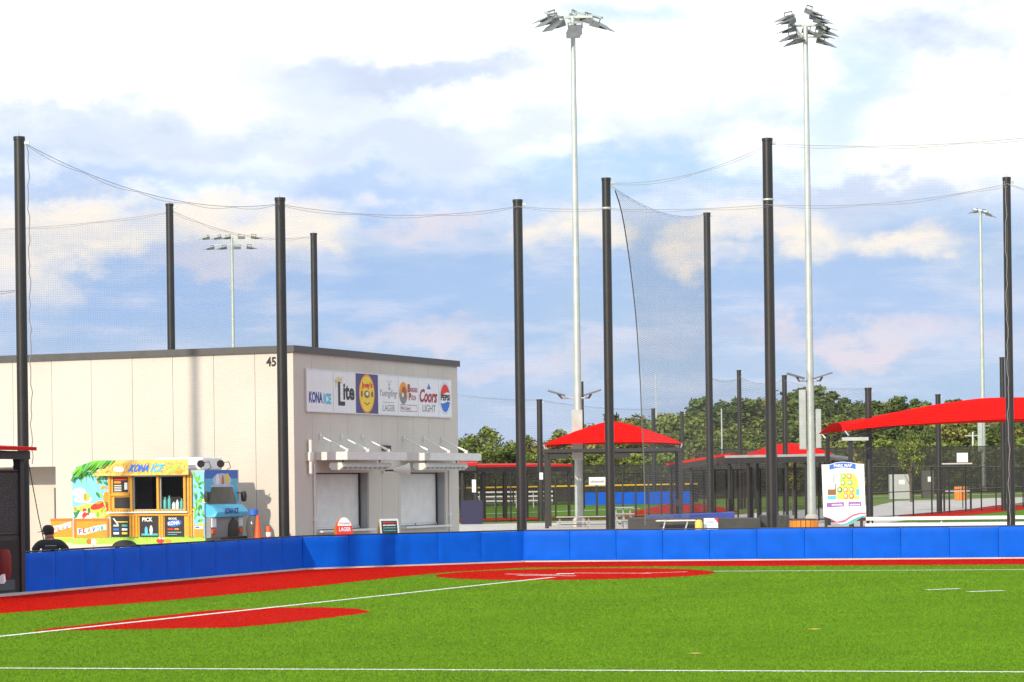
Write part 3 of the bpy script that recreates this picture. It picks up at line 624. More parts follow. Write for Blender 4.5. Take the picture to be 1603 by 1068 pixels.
# sponsor signs, seven panels in a row
ED = [0.74, 2.52, 4.06, 5.66, 7.17, 8.69, 10.31, 11.37]; SZ0, SZ1 = 4.28, 5.50
sg_l = ['white sponsor sign with dark blue and light blue lettering on the building', 'white sponsor sign with tall black lettering on the building', 'navy sponsor sign with a yellow oval emblem on the building', 'white sponsor sign with grey script lettering on the building',
        'white sponsor sign with a round brown emblem and a boxed line of text', 'white sponsor sign with dark red script under a blue peak', 'white sponsor sign with a red and blue round emblem, last of the row']
signs = []
for i, (a, b) in enumerate(zip(ED, ED[1:])):
    t = thing('sponsor_sign', sg_l[i], 'sign', (-6.37, 76.7, 0.35), TH, 'sponsor signs in a row on the building')
    MB().box(0.004, 0.055, a + 0.014, b - 0.004, SZ0, SZ1).build('board', 'p_purple' if i == 2 else 'white', t)
    e = 0.03
    for za in (SZ1, SZ0 - e): MB().box(0.004, 0.062, a + 0.004, b - 0.004, za, za + e).build('frame_rail', 'alu', t)
    MB().box(0.004, 0.0615, a, a + 0.012, SZ0, SZ1).build('frame_stile', 'alu', t)
    signs.append(t)
X0 = 0.056
text(signs[0], 'KONA', (0.90, 1.80, 4.52, 4.86), '+x', X0, 'p_navy', bold=0.04); text(signs[0], 'ICE', (1.86, 2.38, 4.50, 4.83), '+x', X0, 'p_cyan', bold=0.05)
text(signs[1], 'L', (2.85, 3.32, 4.48, 5.20), '+x', X0, 'p_black', bold=0.02); text(signs[1], 'ite', (3.20, 3.98, 4.66, 5.16), '+x', X0, 'p_black', bold=0.035); text(signs[1], 'Miller', (2.62, 3.2, 5.10, 5.36), '+x', X0, 'p_gold', rot=0.35, shear=0.3)
pr = Print('+x', X0); pr.shp(ell(4.86, 4.89, 0.56, 0.60, 32), 'p_orange').shp(ell(4.86, 4.89, 0.50, 0.54, 32), 'p_yellow'); pr.build('emblem', signs[2])
text(signs[2], "Joey's", (4.48, 5.26, 5.02, 5.26), '+x', X0 + 0.003, 'p_red', bold=0.04)
pr = Print('+x', X0 + 0.003); pr.shp(ell(4.86, 4.87, 0.20, 0.12, 16), 'p_brown').shp(ell(4.88, 4.89, 0.10, 0.06, 14), 'p_white').shp(ell(4.50, 4.88, 0.07, 0.11, 12), 'p_brown').shp(ell(5.24, 4.88, 0.08, 0.10, 12), 'p_brown')
pr.shp([(4.66, 4.60), (4.86, 4.52), (5.08, 4.60), (5.06, 4.64), (4.86, 4.57), (4.68, 4.64)], 'p_dorange'); pr.build('emblem_detail', signs[2])
pr = Print('+x', X0); pr.shp([(6.28, 5.36), (6.40, 5.34), (6.50, 5.22), (6.60, 5.34), (6.72, 5.36), (6.58, 5.27), (6.52, 5.10), (6.48, 5.10), (6.42, 5.27)], 'p_lgrey').shp([(6.36, 5.12), (6.64, 5.12), (6.52, 5.02)], 'p_lgrey'); pr.build('emblem', signs[3])
text(signs[3], 'Yuengling', (5.80, 7.08, 4.78, 5.06), '+x', X0, 'p_grey', shear=0.35); text(signs[3], 'TRADITIONAL', (6.02, 6.88, 4.635, 4.68), '+x', X0, 'p_lgrey'); text(signs[3], 'LAGER', (6.00, 6.90, 4.38, 4.58), '+x', X0, 'p_grey')
pr = Print('+x', X0); pr.shp(ell(7.55, 4.98, 0.32, 0.36, 28), 'p_orange').shp(ell(7.55, 4.98, 0.32, 0.36, 14, math.pi, 2 * math.pi), 'p_grey').shp(ell(7.60, 5.0, 0.17, 0.20, 16), 'p_brown').shp(ell(7.52, 4.92, 0.07, 0.08, 12), 'p_white')
pr.rect(7.30, 8.60, 4.60, 4.615, 'p_maroon').rect(7.30, 8.60, 4.40, 4.415, 'p_maroon').rect(7.30, 7.315, 4.40, 4.615, 'p_maroon').rect(8.585, 8.60, 4.40, 4.615, 'p_maroon').rect(8.08, 8.095, 4.40, 4.615, 'p_maroon'); pr.build('emblem', signs[4])
text(signs[4], 'B', (7.88, 8.08, 5.02, 5.28), '+x', X0 + 0.005, 'p_maroon', bold=0.04); text(signs[4], 'URGERS', (8.10, 8.62, 5.03, 5.17), '+x', X0 + 0.005, 'p_maroon'); text(signs[4], 'P', (7.96, 8.14, 4.76, 5.0), '+x', X0 + 0.005, 'p_maroon', bold=0.04); text(signs[4], 'IZZA', (8.16, 8.52, 4.78, 4.92), '+x', X0 + 0.005, 'p_maroon'); text(signs[4], 'We Cater', (7.36, 8.04, 4.45, 4.56), '+x', X0 + 0.005, 'p_grey')
pr = Print('+x', X0); pr.shp([(9.38, 5.16), (9.70, 5.16), (9.54, 5.36)], 'p_blue'); pr.build('emblem', signs[5])
text(signs[5], 'Coors', (8.80, 10.20, 4.72, 5.16), '+x', X0, 'p_maroon', shear=0.3, bold=0.035); text(signs[5], 'LIGHT', (9.02, 10.06, 4.42, 4.65), '+x', X0, 'p_grey', bold=0.01)
pr = Print('+x', X0); pc = (10.84, 4.90); RX, RZ = 0.42, 0.50
pr.shp(ell(*pc, RX + 0.04, RZ + 0.04, 32), 'p_lav').shp(ell(*pc, RX, RZ, 32), 'p_white')
pr.shp([(pc[0] - RX * 0.9, pc[1] + 0.13)] + [(pc[0] - RX * .5, pc[1] + 0.10), (pc[0], pc[1] + 0.17), (pc[0] + RX * .5, pc[1] + 0.2), (pc[0] + RX * .88, pc[1] + 0.18)] + [(pc[0] + RX * .93 * math.cos(t), pc[1] + RZ * .93 * math.sin(t)) for t in (0.5, 0.8, 1.1, 1.4, 1.7, 2.0, 2.3, 2.6, 2.8)], 'p_red')
pr.shp([(pc[0] - RX * 0.88, pc[1] - 0.16), (pc[0] - RX * .5, pc[1] - 0.18), (pc[0], pc[1] - 0.15), (pc[0] + RX * .5, pc[1] - 0.10), (pc[0] + RX * .9, pc[1] - 0.13)] [::-1] + [(pc[0] + RX * .93 * math.cos(t), pc[1] + RZ * .93 * math.sin(t)) for t in (3.5, 3.8, 4.1, 4.4, 4.7, 5.0, 5.3, 5.6, 5.8)], 'p_blue'); pr.build('emblem', signs[6])
text(signs[6], 'PEPSI', (10.48, 11.20, 4.82, 5.02), '+x', X0 + 0.004, 'p_black', bold=0.04)

# ------------------------------------------------------------------ food truck
tk = thing('food_truck', 'brightly printed shaved ice truck with bamboo framed serving windows parked by the building', 'food truck', (-8.68, 74.0, 0.35), TH)
mb = MB()
mb.box(-4.36, 0.0, 0.0, 0.05, 0.45, 1.45); mb.box(-4.36, 0.0, 0.0, 0.05, 2.38, 2.55); mb.box(-4.36, -2.30, 0.0, 0.05, 1.45, 2.38); mb.box(-1.55, -1.42, 0.0, 0.05, 1.45, 2.38); mb.box(-0.66, 0.0, 0.0, 0.05, 1.45, 2.38)
mb.box(-4.36, 0.0, 1.95, 2.0, 0.45, 2.55); mb.box(-4.36, -4.31, 0.05, 1.95, 0.45, 2.55); mb.box(-0.05, 0.0, 0.05, 1.95, 0.45, 2.55); mb.box(-4.31, -0.05, 0.05, 1.95, 2.50, 2.55); mb.box(-4.31, -0.05, 0.05, 1.95, 0.45, 0.5)
mb.build('body', 'p_lgrey', tk)
MB().box(-2.4, -0.6, 1.2, 1.25, 0.9, 2.5).build('interior_wall', 'dark', tk)
MB().box(-5.12, -4.37, 0.02, 1.9, 0.5, 1.2).build('rear_locker', 'p_orange', tk, bevel=0.02)
MB().box(-1.9, -0.35, 0.5, 1.7, 2.55, 2.92).build('roof_unit', 'white', tk, bevel=0.06)
pr = Print('-y', -0.002)
pr.rect(-4.35, -3.10, 1.2, 2.52, 'p_sky').shp(ell(-4.0, 1.75, 0.30, 0.10), 'p_white').shp(ell(-4.12, 1.95, 0.22, 0.14), 'p_white').shp(ell(-3.62, 1.42, 0.72, 0.22), 'p_sand').shp(ell(-3.95, 1.3, 0.40, 0.14), 'p_white')
pr.shp(ell(-3.88, 1.82, 0.11, 0.12), 'p_lgreen').shp(ell(-3.92, 1.82, 0.05, 0.12), 'p_orange')           # beach ball
pr.shp(ell(-3.52, 1.50, 0.32, 0.14, tilt=0.25), 'p_yellow').shp(ell(-3.50, 1.56, 0.26, 0.10, tilt=0.25), 'p_red').shp(ell(-3.22, 1.74, 0.11, 0.24), 'p_orange').shp(ell(-3.18, 1.50, 0.11, 0.16), 'p_red')
rl = random.Random(3)
for k in range(14):
    x = -4.3 + k * 0.09; pr.shp([(x, 2.50), (x + 0.12, 2.50), (x + 0.07 + rl.uniform(-.08, .08), 2.50 - rl.uniform(0.12, 0.36))], rl.choice(['p_dgreen', 'p_green']))
for k in range(5): pr.shp([(-4.32, 1.22), (-4.32 + rl.uniform(.05, .3), 1.45 + rl.uniform(-.1, .12)), (-4.22, 1.22)], rl.choice(['p_dgreen', 'p_green']))
for k in range(26):
    pr.shp(ell(rl.uniform(-4.3, -3.2), rl.uniform(1.22, 1.5), rl.uniform(.04, .10), rl.uniform(.02, .05), 9, tilt=rl.uniform(0, 3)), rl.choice(['p_green', 'p_dgreen', 'p_orange', 'p_red', 'p_sand', 'p_lgreen']))
for k in range(12): pr.shp(ell(rl.uniform(-3.5, -3.15), rl.uniform(1.6, 2.45), rl.uniform(.05, .12), rl.uniform(.02, .05), 9, tilt=rl.uniform(0, 3)), rl.choice(['p_dgreen', 'p_green', 'p_lgreen', 'p_orange']))
pr.rect(-4.36, 0.0, 0.45, 0.66, 'p_lgreen')
for k in range(40):
    x = -4.3 + k * 0.108; pr.shp([(x, 0.62), (x + 0.07, 0.62), (x + 0.03, 0.68 + rl.uniform(0, .06))], rl.choice(['p_green', 'p_lgreen']))
pr.rect(-4.30, -3.14, 0.64, 1.2, 'p_orange').rect(-4.30, -3.14, 1.12, 1.2, 'p_dorange').rect(-4.30, -4.22, 0.64, 1.12, 'p_dorange').rect(-3.20, -3.14, 0.64, 1.12, 'p_dorange')
pr.shp([(-4.18, 0.74), (-3.95, 0.73), (-3.6, 0.82), (-3.22, 0.88), (-3.22, 1.03), (-3.6, 0.98), (-3.95, 0.90), (-4.18, 0.92)], 'p_white')
pr.shp(ell(-3.80, 0.54, 0.10, 0.08), 'p_dorange').shp(ell(-3.64, 0.53, 0.09, 0.08), 'p_white').shp(ell(-1.45, 0.55, 0.13, 0.07), 'p_red').shp(ell(-1.2, 0.55, 0.13, 0.05), 'p_orange').shp(ell(-1.36, 0.63, 0.04, 0.04), 'p_white').shp(ell(-1.46, 0.63, 0.04, 0.04), 'p_white')
pr.rect(-3.10, -0.36, 0.66, 1.36, 'p_bamboo').rect(-3.10, -2.36, 1.36, 2.42, 'p_bamboo')
for a in (-3.06, -2.12, -1.30):
    pr.rect(a, a + 0.64, 0.66, 1.26, 'p_black')
pr.rect(-2.98, -2.48, 1.94, 2.38, 'p_black').rect(-2.94, -2.42, 1.48, 1.80, 'p_black')
pr.rect(-2.60, -2.50, 2.02, 2.22, 'p_white').rect(-2.94, -2.50, 2.29, 2.34, 'p_red').rect(-2.94, -2.72, 2.20, 2.26, 'p_orange')
for z in (2.13, 2.08, 2.03, 1.98): pr.rect(-2.94, -2.70, z, z + 0.02, 'p_white')
for k, cc in enumerate(('p_white', 'p_yellow', 'p_blue', 'p_white', 'p_lgrey', 'p_teal')):
    pr.rect(-2.98 + (k % 2) * 0.28, -2.80 + (k % 2) * 0.28, 0.74 + (k // 2) * 0.11, 0.80 + (k // 2) * 0.11, cc)
pr.shp([(-3.0, 1.20), (-2.95, 1.20), (-2.80, 1.02), (-2.85, 1.02)], 'p_white').rect(-2.86, -2.5, 1.08, 1.11, 'p_yellow').rect(-2.06, -1.52, 0.70, 0.76, 'p_teal').shp(ell(-1.9, 0.84, 0.05, 0.12), 'p_cyan').shp(ell(-1.74, 0.86, 0.05, 0.13), 'p_white')
pr.rect(-1.2, -1.02, 0.86, 0.90, 'p_red').rect(-0.98, -0.84, 0.86, 0.90, 'p_orange').rect(-1.2, -0.76, 0.78, 0.80, 'p_lgrey').rect(-1.2, -0.9, 0.72, 0.74, 'p_teal').shp(ell(-0.98, 1.05, 0.24, 0.10, tilt=0.1), 'p_blue')
pr.rect(-0.36, 0.0, 0.66, 2.5, 'p_sky')
for k in range(46):
    x, z = rl.uniform(-0.33, -0.02), rl.uniform(0.95, 2.45); pr.shp(ell(x, z, rl.uniform(.05, .11), rl.uniform(.02, .045), 10, tilt=rl.uniform(0, 3)), rl.choice(['p_green', 'p_dgreen', 'p_green', 'p_lgreen', 'p_yellow'] if z < 1.7 else ['p_green', 'p_dgreen', 'p_green']))
pr.rect(-0.34, -0.03, 0.66, 1.0, 'p_orange').rect(-0.32, -0.05, 0.88, 0.97, 'p_white').rect(-0.30, -0.16, 0.90, 0.95, 'p_blue')
pr.build('side_print', tk)
pr = Print('-y', 0.017); pr.shp([(-5.08, 0.80), (-4.8, 0.86), (-4.42, 0.96), (-4.42, 1.12), (-4.8, 1.02), (-5.08, 0.98)], 'p_white').rect(-5.12, -4.37, 1.13, 1.2, 'p_dorange').rect(-5.12, -4.37, 0.5, 0.66, 'p_lgreen'); pr.build('locker_print', tk)
for i, ch in enumerate('FLAVOR'): text(tk, ch, (-4.14 + i * 0.15, -4.03 + i * 0.15, 0.76 + i * 0.018, 0.90 + i * 0.018), '-y', -0.04, ['p_violet', 'p_red', 'p_orange', 'p_blue', 'p_cyan', 'p_teal'][i], bold=0.03)
for i, ch in enumerate('FLAV'): text(tk, ch, (-5.02 + i * 0.14, -4.92 + i * 0.14, 0.84 + i * 0.02, 0.95 + i * 0.02), '-y', 0.012, ['p_orange', 'p_red', 'p_orange', 'p_pink'][i], bold=0.03)
text(tk, 'PICK', (-2.02, -1.68, 1.10, 1.22), '-y', -0.042, 'p_white', bold=0.03); text(tk, 'KONA', (-1.18, -0.80, 1.00, 1.11), '-y', -0.042, 'p_white', bold=0.03, rot=0.1); text(tk, 'BOOK', (-1.16, -0.88, 1.15, 1.21), '-y', -0.042, 'p_white', bold=0.03)
# thatch awning and palm leaf roof
mb = MB(); mb.prism([(-3.52, -0.28, 2.42), (-0.38, -0.28, 2.42), (-0.60, 0.10, 2.84), (-3.08, 0.10, 2.84)], (0, 0.03, 0.02))
aw = mb.build('thatch_awning', 'p_thatch', tk)
ay = lambda z: -0.28 + 0.38 * (z - 2.42) / 0.42 - 0.012
mb = MB(); mats_ = ['p_thatch', 'p_brown', 'p_orange', 'p_sand']
for k in range(420):
    z0 = rl.uniform(2.43, 2.76); z1 = z0 + rl.uniform(.03, .07); lim = 0.4 * (z0 - 2.42); x = rl.uniform(-3.46 + lim, -0.44 - 0.5 * (z0 - 2.42))
    mb.add([(x, ay(z0), z0), (x + 0.02, ay(z0), z0), (x + 0.015, ay(z1), z1)], [(0, 1, 2)], rl.randrange(4))
mb.build('straw', mats_, aw)['kind'] = 'stuff'
def awt(s, rect, m, bold=0.05):
    o = text(aw, s, rect, '-y', 0, m, bold=bold)
    for v in o.data.vertices: v.co.y += ay(v.co.z) - 0.012
awt('KONA', (-2.36, -1.72, 2.52, 2.74), 'p_blue', 0.05); awt('ICE', (-1.66, -1.27, 2.52, 2.74), 'p_cyan', 0.04)
pr = Print('-y', 0.0); pr.shp(ell(-2.72, 2.60, 0.20, 0.07, tilt=-0.2), 'p_white').shp(ell(-0.92, 2.60, 0.20, 0.07, tilt=0.6), 'p_lgreen').shp(ell(-0.72, 2.50, 0.12, 0.05), 'p_orange')
o = pr.build('awning_print', aw)
for v in o.data.vertices: v.co.y += ay(v.co.z) - 0.006
mb = MB()
for k in range(26):
    x0 = -4.36 + k * 0.045; zt = 2.86 - 0.34 * max(0, (0.5 - k / 26)) ; ln = rl.uniform(.25, .5)
    mb.add([(x0, -0.08, zt - ln * 0.9 + rl.uniform(-.05, .05)), (x0 + 0.10, -0.12, zt - ln + 0.05), (x0 + 0.26, 0.05, zt), (x0 + 0.12, 0.06, zt + 0.01)], [(0, 1, 2, 3)], rl.randrange(3))
    mb.add([(x0 + 0.26, 0.05, zt), (x0 + 0.12, 0.06, zt + 0.01), (x0 + 0.1, 1.9, zt - 0.1), (x0 + 0.24, 1.9, zt - 0.1)], [(0, 1, 2, 3)], rl.randrange(3))
mb.build('palm_leaf_roof', ['p_green', 'p_dgreen', 'p_green'], tk)
# bamboo frame of the serving windows
def bamboo(p0, p1, r=0.045):
    mb = MB(); p0, p1 = Vector(p0), Vector(p1); L = (p1 - p0).length; n = max(2, int(L / 0.28))
    for i in range(n):
        a, b = p0.lerp(p1, i / n), p0.lerp(p1, (i + 1) / n); mb.tube(a, a.lerp(b, 0.94), r, r * 0.95, 8); mb.tube(a.lerp(b, 0.94), b, r * 1.12, r * 1.12, 8)
    return mb.build('bamboo_pole', 'p_bamboo', tk, smooth=True)
for x in (-3.08, -2.36, -1.49, -0.62): bamboo((x, -0.05, 1.40), (x, -0.05, 2.42))
for x in (-0.50, -0.42): bamboo((x, -0.045, 0.66), (x, -0.045, 2.42), 0.035)
for x in (-2.40, -2.30, -2.20, -1.44, -1.36): bamboo((x, -0.045, 0.66), (x, -0.045, 1.30), 0.04)
bamboo((-3.02, -0.055, 1.87), (-2.42, -0.055, 1.87)); bamboo((-3.1, -0.05, 1.29), (-0.4, -0.05, 1.29), 0.035)
MB().box(-3.14, -0.50, -0.16, 0.0, 1.345, 1.385).build('serving_ledge', 'white', tk)
mb = MB()
for k in range(24): mb.lathe([(0.0, 0.06), (0.03, 0.05), (0.035, 0.0)], (-3.02 + k * 0.10, -0.09, 1.386), 8)
mb.build('ledge_knobs', 'p_bamboo', tk)['kind'] = 'stuff'
for x, h, m in ((-1.30, 0.34, 'p_teal'), (-1.16, 0.38, 'p_teal'), (-1.02, 0.20, 'p_white'), (-0.90, 0.26, 'p_white'), (-0.76, 0.30, 'p_teal')):
    b_ = MB().lathe([(0.0, h), (0.02, h), (0.022, h * .85), (0.05, h * .7), (0.05, 0.0), (0, 0)], n=12).build('syrup_bottle', m, None, smooth=True)
    b_.location = Vector((-8.68, 74.0, 0.35)) + Matrix.Rotation(TH, 3, 'Z') @ Vector((x, -0.03 + 0.05, 1.452)); tag(b_, {'p_teal': 'teal', 'p_white': 'white'}[m] + ' syrup bottle standing in the right serving window of the truck', 'bottle', 'syrup bottles in the truck window')
# front of the truck (faces along the building)
pr = Print('+x', 0.002)
pr.rect(0.01, 1.94, 1.30, 2.54, 'p_cyan').rect(0.01, 1.94, 2.30, 2.54, 'p_blue').shp(ell(1.0, 2.25, 0.55, 0.20), 'p_lav').shp(ell(0.75, 2.28, 0.10, 0.16), 'p_white').shp(ell(1.05, 2.2, 0.08, 0.2), 'p_dorange').shp(ell(1.32, 2.3, 0.12, 0.15), 'p_yellow').shp(ell(1.0, 2.08, 0.7, 0.06), 'p_lav')
pr.build('front_print', tk)
MB().prism([(0.005, 0.14, 1.58), (0.005, 1.82, 1.58), (0.005, 1.58, 2.06), (0.005, 0.40, 2.06)], (0.02, 0, 0)).build('windscreen', 'glass', tk)
hd = MB().prism([(0.0, 0.02, 1.20), (0.0, 0.02, 1.58), (0.18, 0.08, 1.54), (0.30, 0.2, 1.34), (0.26, 0.1, 1.20)], (0, 1.86, 0)).build('hood', 'p_cyan', tk, bevel=0.02)
text(tk, 'KONA ICE', (0.62, 1.40, 1.30, 1.46), '+x', 0.31, 'p_navy', bold=0.04)
MB().box(0.0, 0.16, 0.04, 1.92, 0.62, 1.20).build('grille_panel', 'p_grey', tk)
for yy in (0.18, 1.76):
    hl = MB().box(0.16, 0.19, yy - 0.12, yy + 0.12, 0.92, 1.18).build('headlight', 'white', tk); MB().box(0.16, 0.20, yy - 0.11, yy + 0.11, 0.74, 0.86).build('indicator', 'cone', hl)
MB().prism([(0.165, 1.0, 0.62), (0.165, 1.62, 0.62), (0.165, 1.60, 1.05), (0.165, 1.32, 1.18), (0.165, 1.06, 1.0)], (0.02, 0, 0)).build('grille_opening', 'black', tk)
MB().box(0.16, 0.50, -0.02, 1.98, 0.52, 0.64).build('bumper', 'black', tk, bevel=0.015); MB().box(0.505, 0.53, 0.30, 1.60, 0.42, 0.56).build('number_plate_bar', 'p_cyan', tk)
for yy, s in ((-0.10, -1), (2.08, 1)):
    mr = MB().lathe([(0.0, -0.16), (0.07, -0.14), (0.09, 0.0), (0.07, 0.14), (0, 0.16)], (0.12, yy, 1.78), 10).build('mirror', 'black', tk, smooth=True)
    MB().tube((0.0, yy * 0.6 + 0.4 if s < 0 else yy - 0.2, 1.9), (0.12, yy, 1.85), 0.015).build('mirror_arm', 'black', mr)
for x, yy in ((-0.18, 0.12), (0.0, 0.95)):
    fl = MB().tube((x - 0.05, yy + 0.05, 2.74), (x + 0.05, yy - 0.10, 2.72), 0.09, 0.11, 16).build('work_light', 'black', tk, smooth=True); MB().tube((x, yy, 2.55), (x, yy, 2.68), 0.02).build('stalk', 'greym', fl)
    MB().path([(x, yy + .05, 2.75), (x + 0.12, yy + 0.25, 2.78), (x + 0.10, yy + 0.4, 2.62), (x - 0.05, yy + 0.45, 2.55)], 0.01).build('cable', 'black', fl)
for x in (-2.62, -0.62):
    for yy in (0.16, 1.84):
        w_ = MB(); w_.tube((x, yy - 0.13, 0.36), (x, yy + 0.13, 0.36), 0.36, n=24); wh = w_.build('wheel', 'rubber', tk, smooth=True); MB().tube((x, yy - 0.145 if yy < 1 else yy + 0.145, 0.36), (x, yy, 0.36), 0.19, n=18).build('rim', 'alu', wh)
mb = MB(); arch = [(x_ + -2.62, z_ + 0.38) for x_, z_ in ell(0, 0, 0.42, 0.20, 14, 0, math.pi)] + [(-3.04, 0.38)]
mb.prism([(p, -0.02, q) for p, q in arch], (0, 0.012, 0)); mb.build('wheel_arch', 'black', tk)

# ------------------------------------------------------------------ things near the building
def cyl_thing(name, label, cat, loc, parts):
    t = thing(name, label, cat, loc)
    for nm, prof, m in parts: MB().lathe(prof, n=18).build(nm, m, t, smooth=True)
    return t
p = at(397, 858, 75.2); z0 = 0.35
cyl_thing('drinks_keg', 'big dark jug with a bright blue lid behind the traffic cone', 'jug', (p.x, 75.2, z0), [('vessel', [(0, 0), (0.17, 0), (0.17, 0.55), (0.20, 0.75), (0.17, 0.98), (0.10, 1.10), (0, 1.12)], 'glass'), ('lid', [(0, 1.10), (0.13, 1.10), (0.13, 1.24), (0, 1.25)], 'p_blue')]).scale = (1.1, 1.1, 1.13)
p = at(404, 850, 74.7)
t = thing('traffic_cone', 'tall orange traffic cone standing by the dark jug', 'cone', (p.x, 74.7, z0)); t.scale = (1.05, 1.05, 1.24); MB().lathe([(0.16, 0.04), (0.035, 1.0), (0.0, 1.0)], n=20).build('cone', 'cone', t, smooth=True); MB().box(-0.2, 0.2, -0.2, 0.2, 0, 0.04).build('base', 'cone', t)
p = at(420, 850, 75.0)
t = thing('fuel_bottle', 'short orange cylinder with a white band right of the traffic cone', 'cylinder', (p.x, 75.0, z0)); t.scale = (1, 1, 1.25); MB().lathe([(0, 0), (0.09, 0), (0.09, 0.62), (0.06, 0.72), (0, 0.74)], n=18).build('body', 'cone', t, smooth=True); MB().lathe([(0.092, 0.50), (0.092, 0.60)], n=18).build('band', 'white', t)
# sandwich boards
def aframe(name, label, px, D, rz, h, w, front, m, back):
    p = at(px, 830, D); t = thing(name, label, 'sign', (p.x, D, 0.35), rz)
    MB().prism([(-w / 2, -0.30, 0), (w / 2, -0.30, 0), (w / 2, -0.02, h), (-w / 2, -0.02, h)], (0, 0.03, 0.0)).build('front_board', m, t)
    MB().prism([(-w / 2, 0.30, 0), (w / 2, 0.30, 0), (w / 2, 0.04, h), (-w / 2, 0.04, h)], (0, 0.03, 0.0)).build('rear_board', back, t)
    return t
t = thing('sandwich_board', 'red and white sandwich board with a rounded top below the left shutter', 'sign', (at(538, 830, 77.6).x, 77.6, 0.35), rad(25))
prof = [(-0.26, 0), (0.26, 0), (0.25, 0.75), (0.22, 0.95), (0.12, 1.08), (0, 1.12), (-0.12, 1.08), (-0.22, 0.95), (-0.25, 0.75)]
MB().prism([(x, -0.26 + 0.22 * z, z) for x, z in prof], (0, 0.03, 0)).build('front_board', 'p_red', t); MB().prism([(x, 0.26 - 0.22 * z, z) for x, z in prof], (0, 0.03, 0)).build('rear_board', 'p_orange', t)
mb = MB(); mb.poly([(x * 0.93, -0.263 + 0.22 * z, z) for x, z in [(-0.236, 0.86), (0.236, 0.86)] + [(q, r) for q, r in prof if r > 0.9]]); mb.build('white_top', 'white', t)
o = text(t, 'LAGER', (-0.19, 0.19, 0.70, 0.82), '-y', -0.11, 'white', bold=0.04); 
text(t, 'Yuengling', (-0.17, 0.17, 0.90, 0.98), '-y', -0.07, 'p_lgrey', shear=0.3)
t = thing('chalk_board_sign', 'black chalk board easel with coloured writing in a silver frame', 'sign', (at(608, 830, 80).x, 80, 0.35), rad(20))
MB().prism([(-0.30, -0.30, 0), (0.30, -0.30, 0), (0.30, -0.05, 1.02), (-0.30, -0.05, 1.02)], (0, 0.03, 0)).build('frame', 'alu', t); MB().prism([(-0.30, 0.35, 0), (0.30, 0.35, 0), (0.30, 0.02, 1.0), (-0.30, 0.02, 1.0)], (0, 0.03, 0)).build('rear_board', 'p_thatch', t)
ly = lambda z: -0.30 + 0.245 * z
MB().poly([(-0.25, ly(0.3) - 0.004, 0.3), (0.25, ly(0.3) - 0.004, 0.3), (0.25, ly(0.96) - 0.004, 0.96), (-0.25, ly(0.96) - 0.004, 0.96)]).build('chalk_board', 'p_black', t)
for k, (z, m) in enumerate(((0.88, 'p_red'), (0.80, 'p_white'), (0.72, 'p_teal'), (0.64, 'p_teal'))):
    o = strokes(t, (-0.2, 0.2, z, z + 0.06), 1, '-y', 0, m, 20 + k)
    for v in o.data.vertices: v.co.y += ly(v.co.z) - 0.006

# ------------------------------------------------------------------ floodlight masts
def fixture(parent, pos, yaw, tilt, s=1.0, m='fix'):
    R_ = Matrix.Rotation(yaw, 3, 'Z') @ Matrix.Rotation(-tilt, 3, 'X'); P_ = Vector(pos)
    T = lambda v: P_ + R_ @ (Vector(v) * s)
    mb = MB()
    a = [T(v) for v in [(-.26, 0.12, -.10), (.26, 0.12, -.10), (.26, 0.12, .16), (-.26, 0.12, .16)]]; b = [T(v) for v in [(-.33, -.42, -.07), (.33, -.42, -.07), (.33, -.42, .05), (-.33, -.42, .05)]]
    mb.add(a + b, [(0, 1, 2, 3), (7, 6, 5, 4), (0, 4, 5, 1), (1, 5, 6, 2), (2, 6, 7, 3), (3, 7, 4, 0)])
    f = mb.build('floodlight', m, parent)
    MB().add([T(v) for v in [(-.30, -.40, -.075), (.30, -.40, -.075), (.24, 0.08, -.105), (-.24, 0.08, -.105)]], [(0, 1, 2, 3)]).build('lens', 'lens', f)
    MB().add([T(v) for v in [(-.34, -.42, .06), (.34, -.42, .06), (.28, -.85, -.04), (-.28, -.85, -.04), (-.34, -.42, .03), (.34, -.42, .03), (.28, -.85, -.06), (-.28, -.85, -.06)]], [(0, 1, 2, 3), (7, 6, 5, 4), (0, 3, 7, 4), (1, 5, 6, 2), (2, 6, 7, 3)]).build('visor', m, f)
    mb = MB(); mb.bar(T((-.29, 0, .05)), T((-.29, .02, .30)), .04 * s); mb.bar(T((.29, 0, .05)), T((.29, .02, .30)), .04 * s); mb.bar(T((-.31, .02, .30)), T((.31, .02, .30)), .05 * s); mb.build('yoke', m, f)
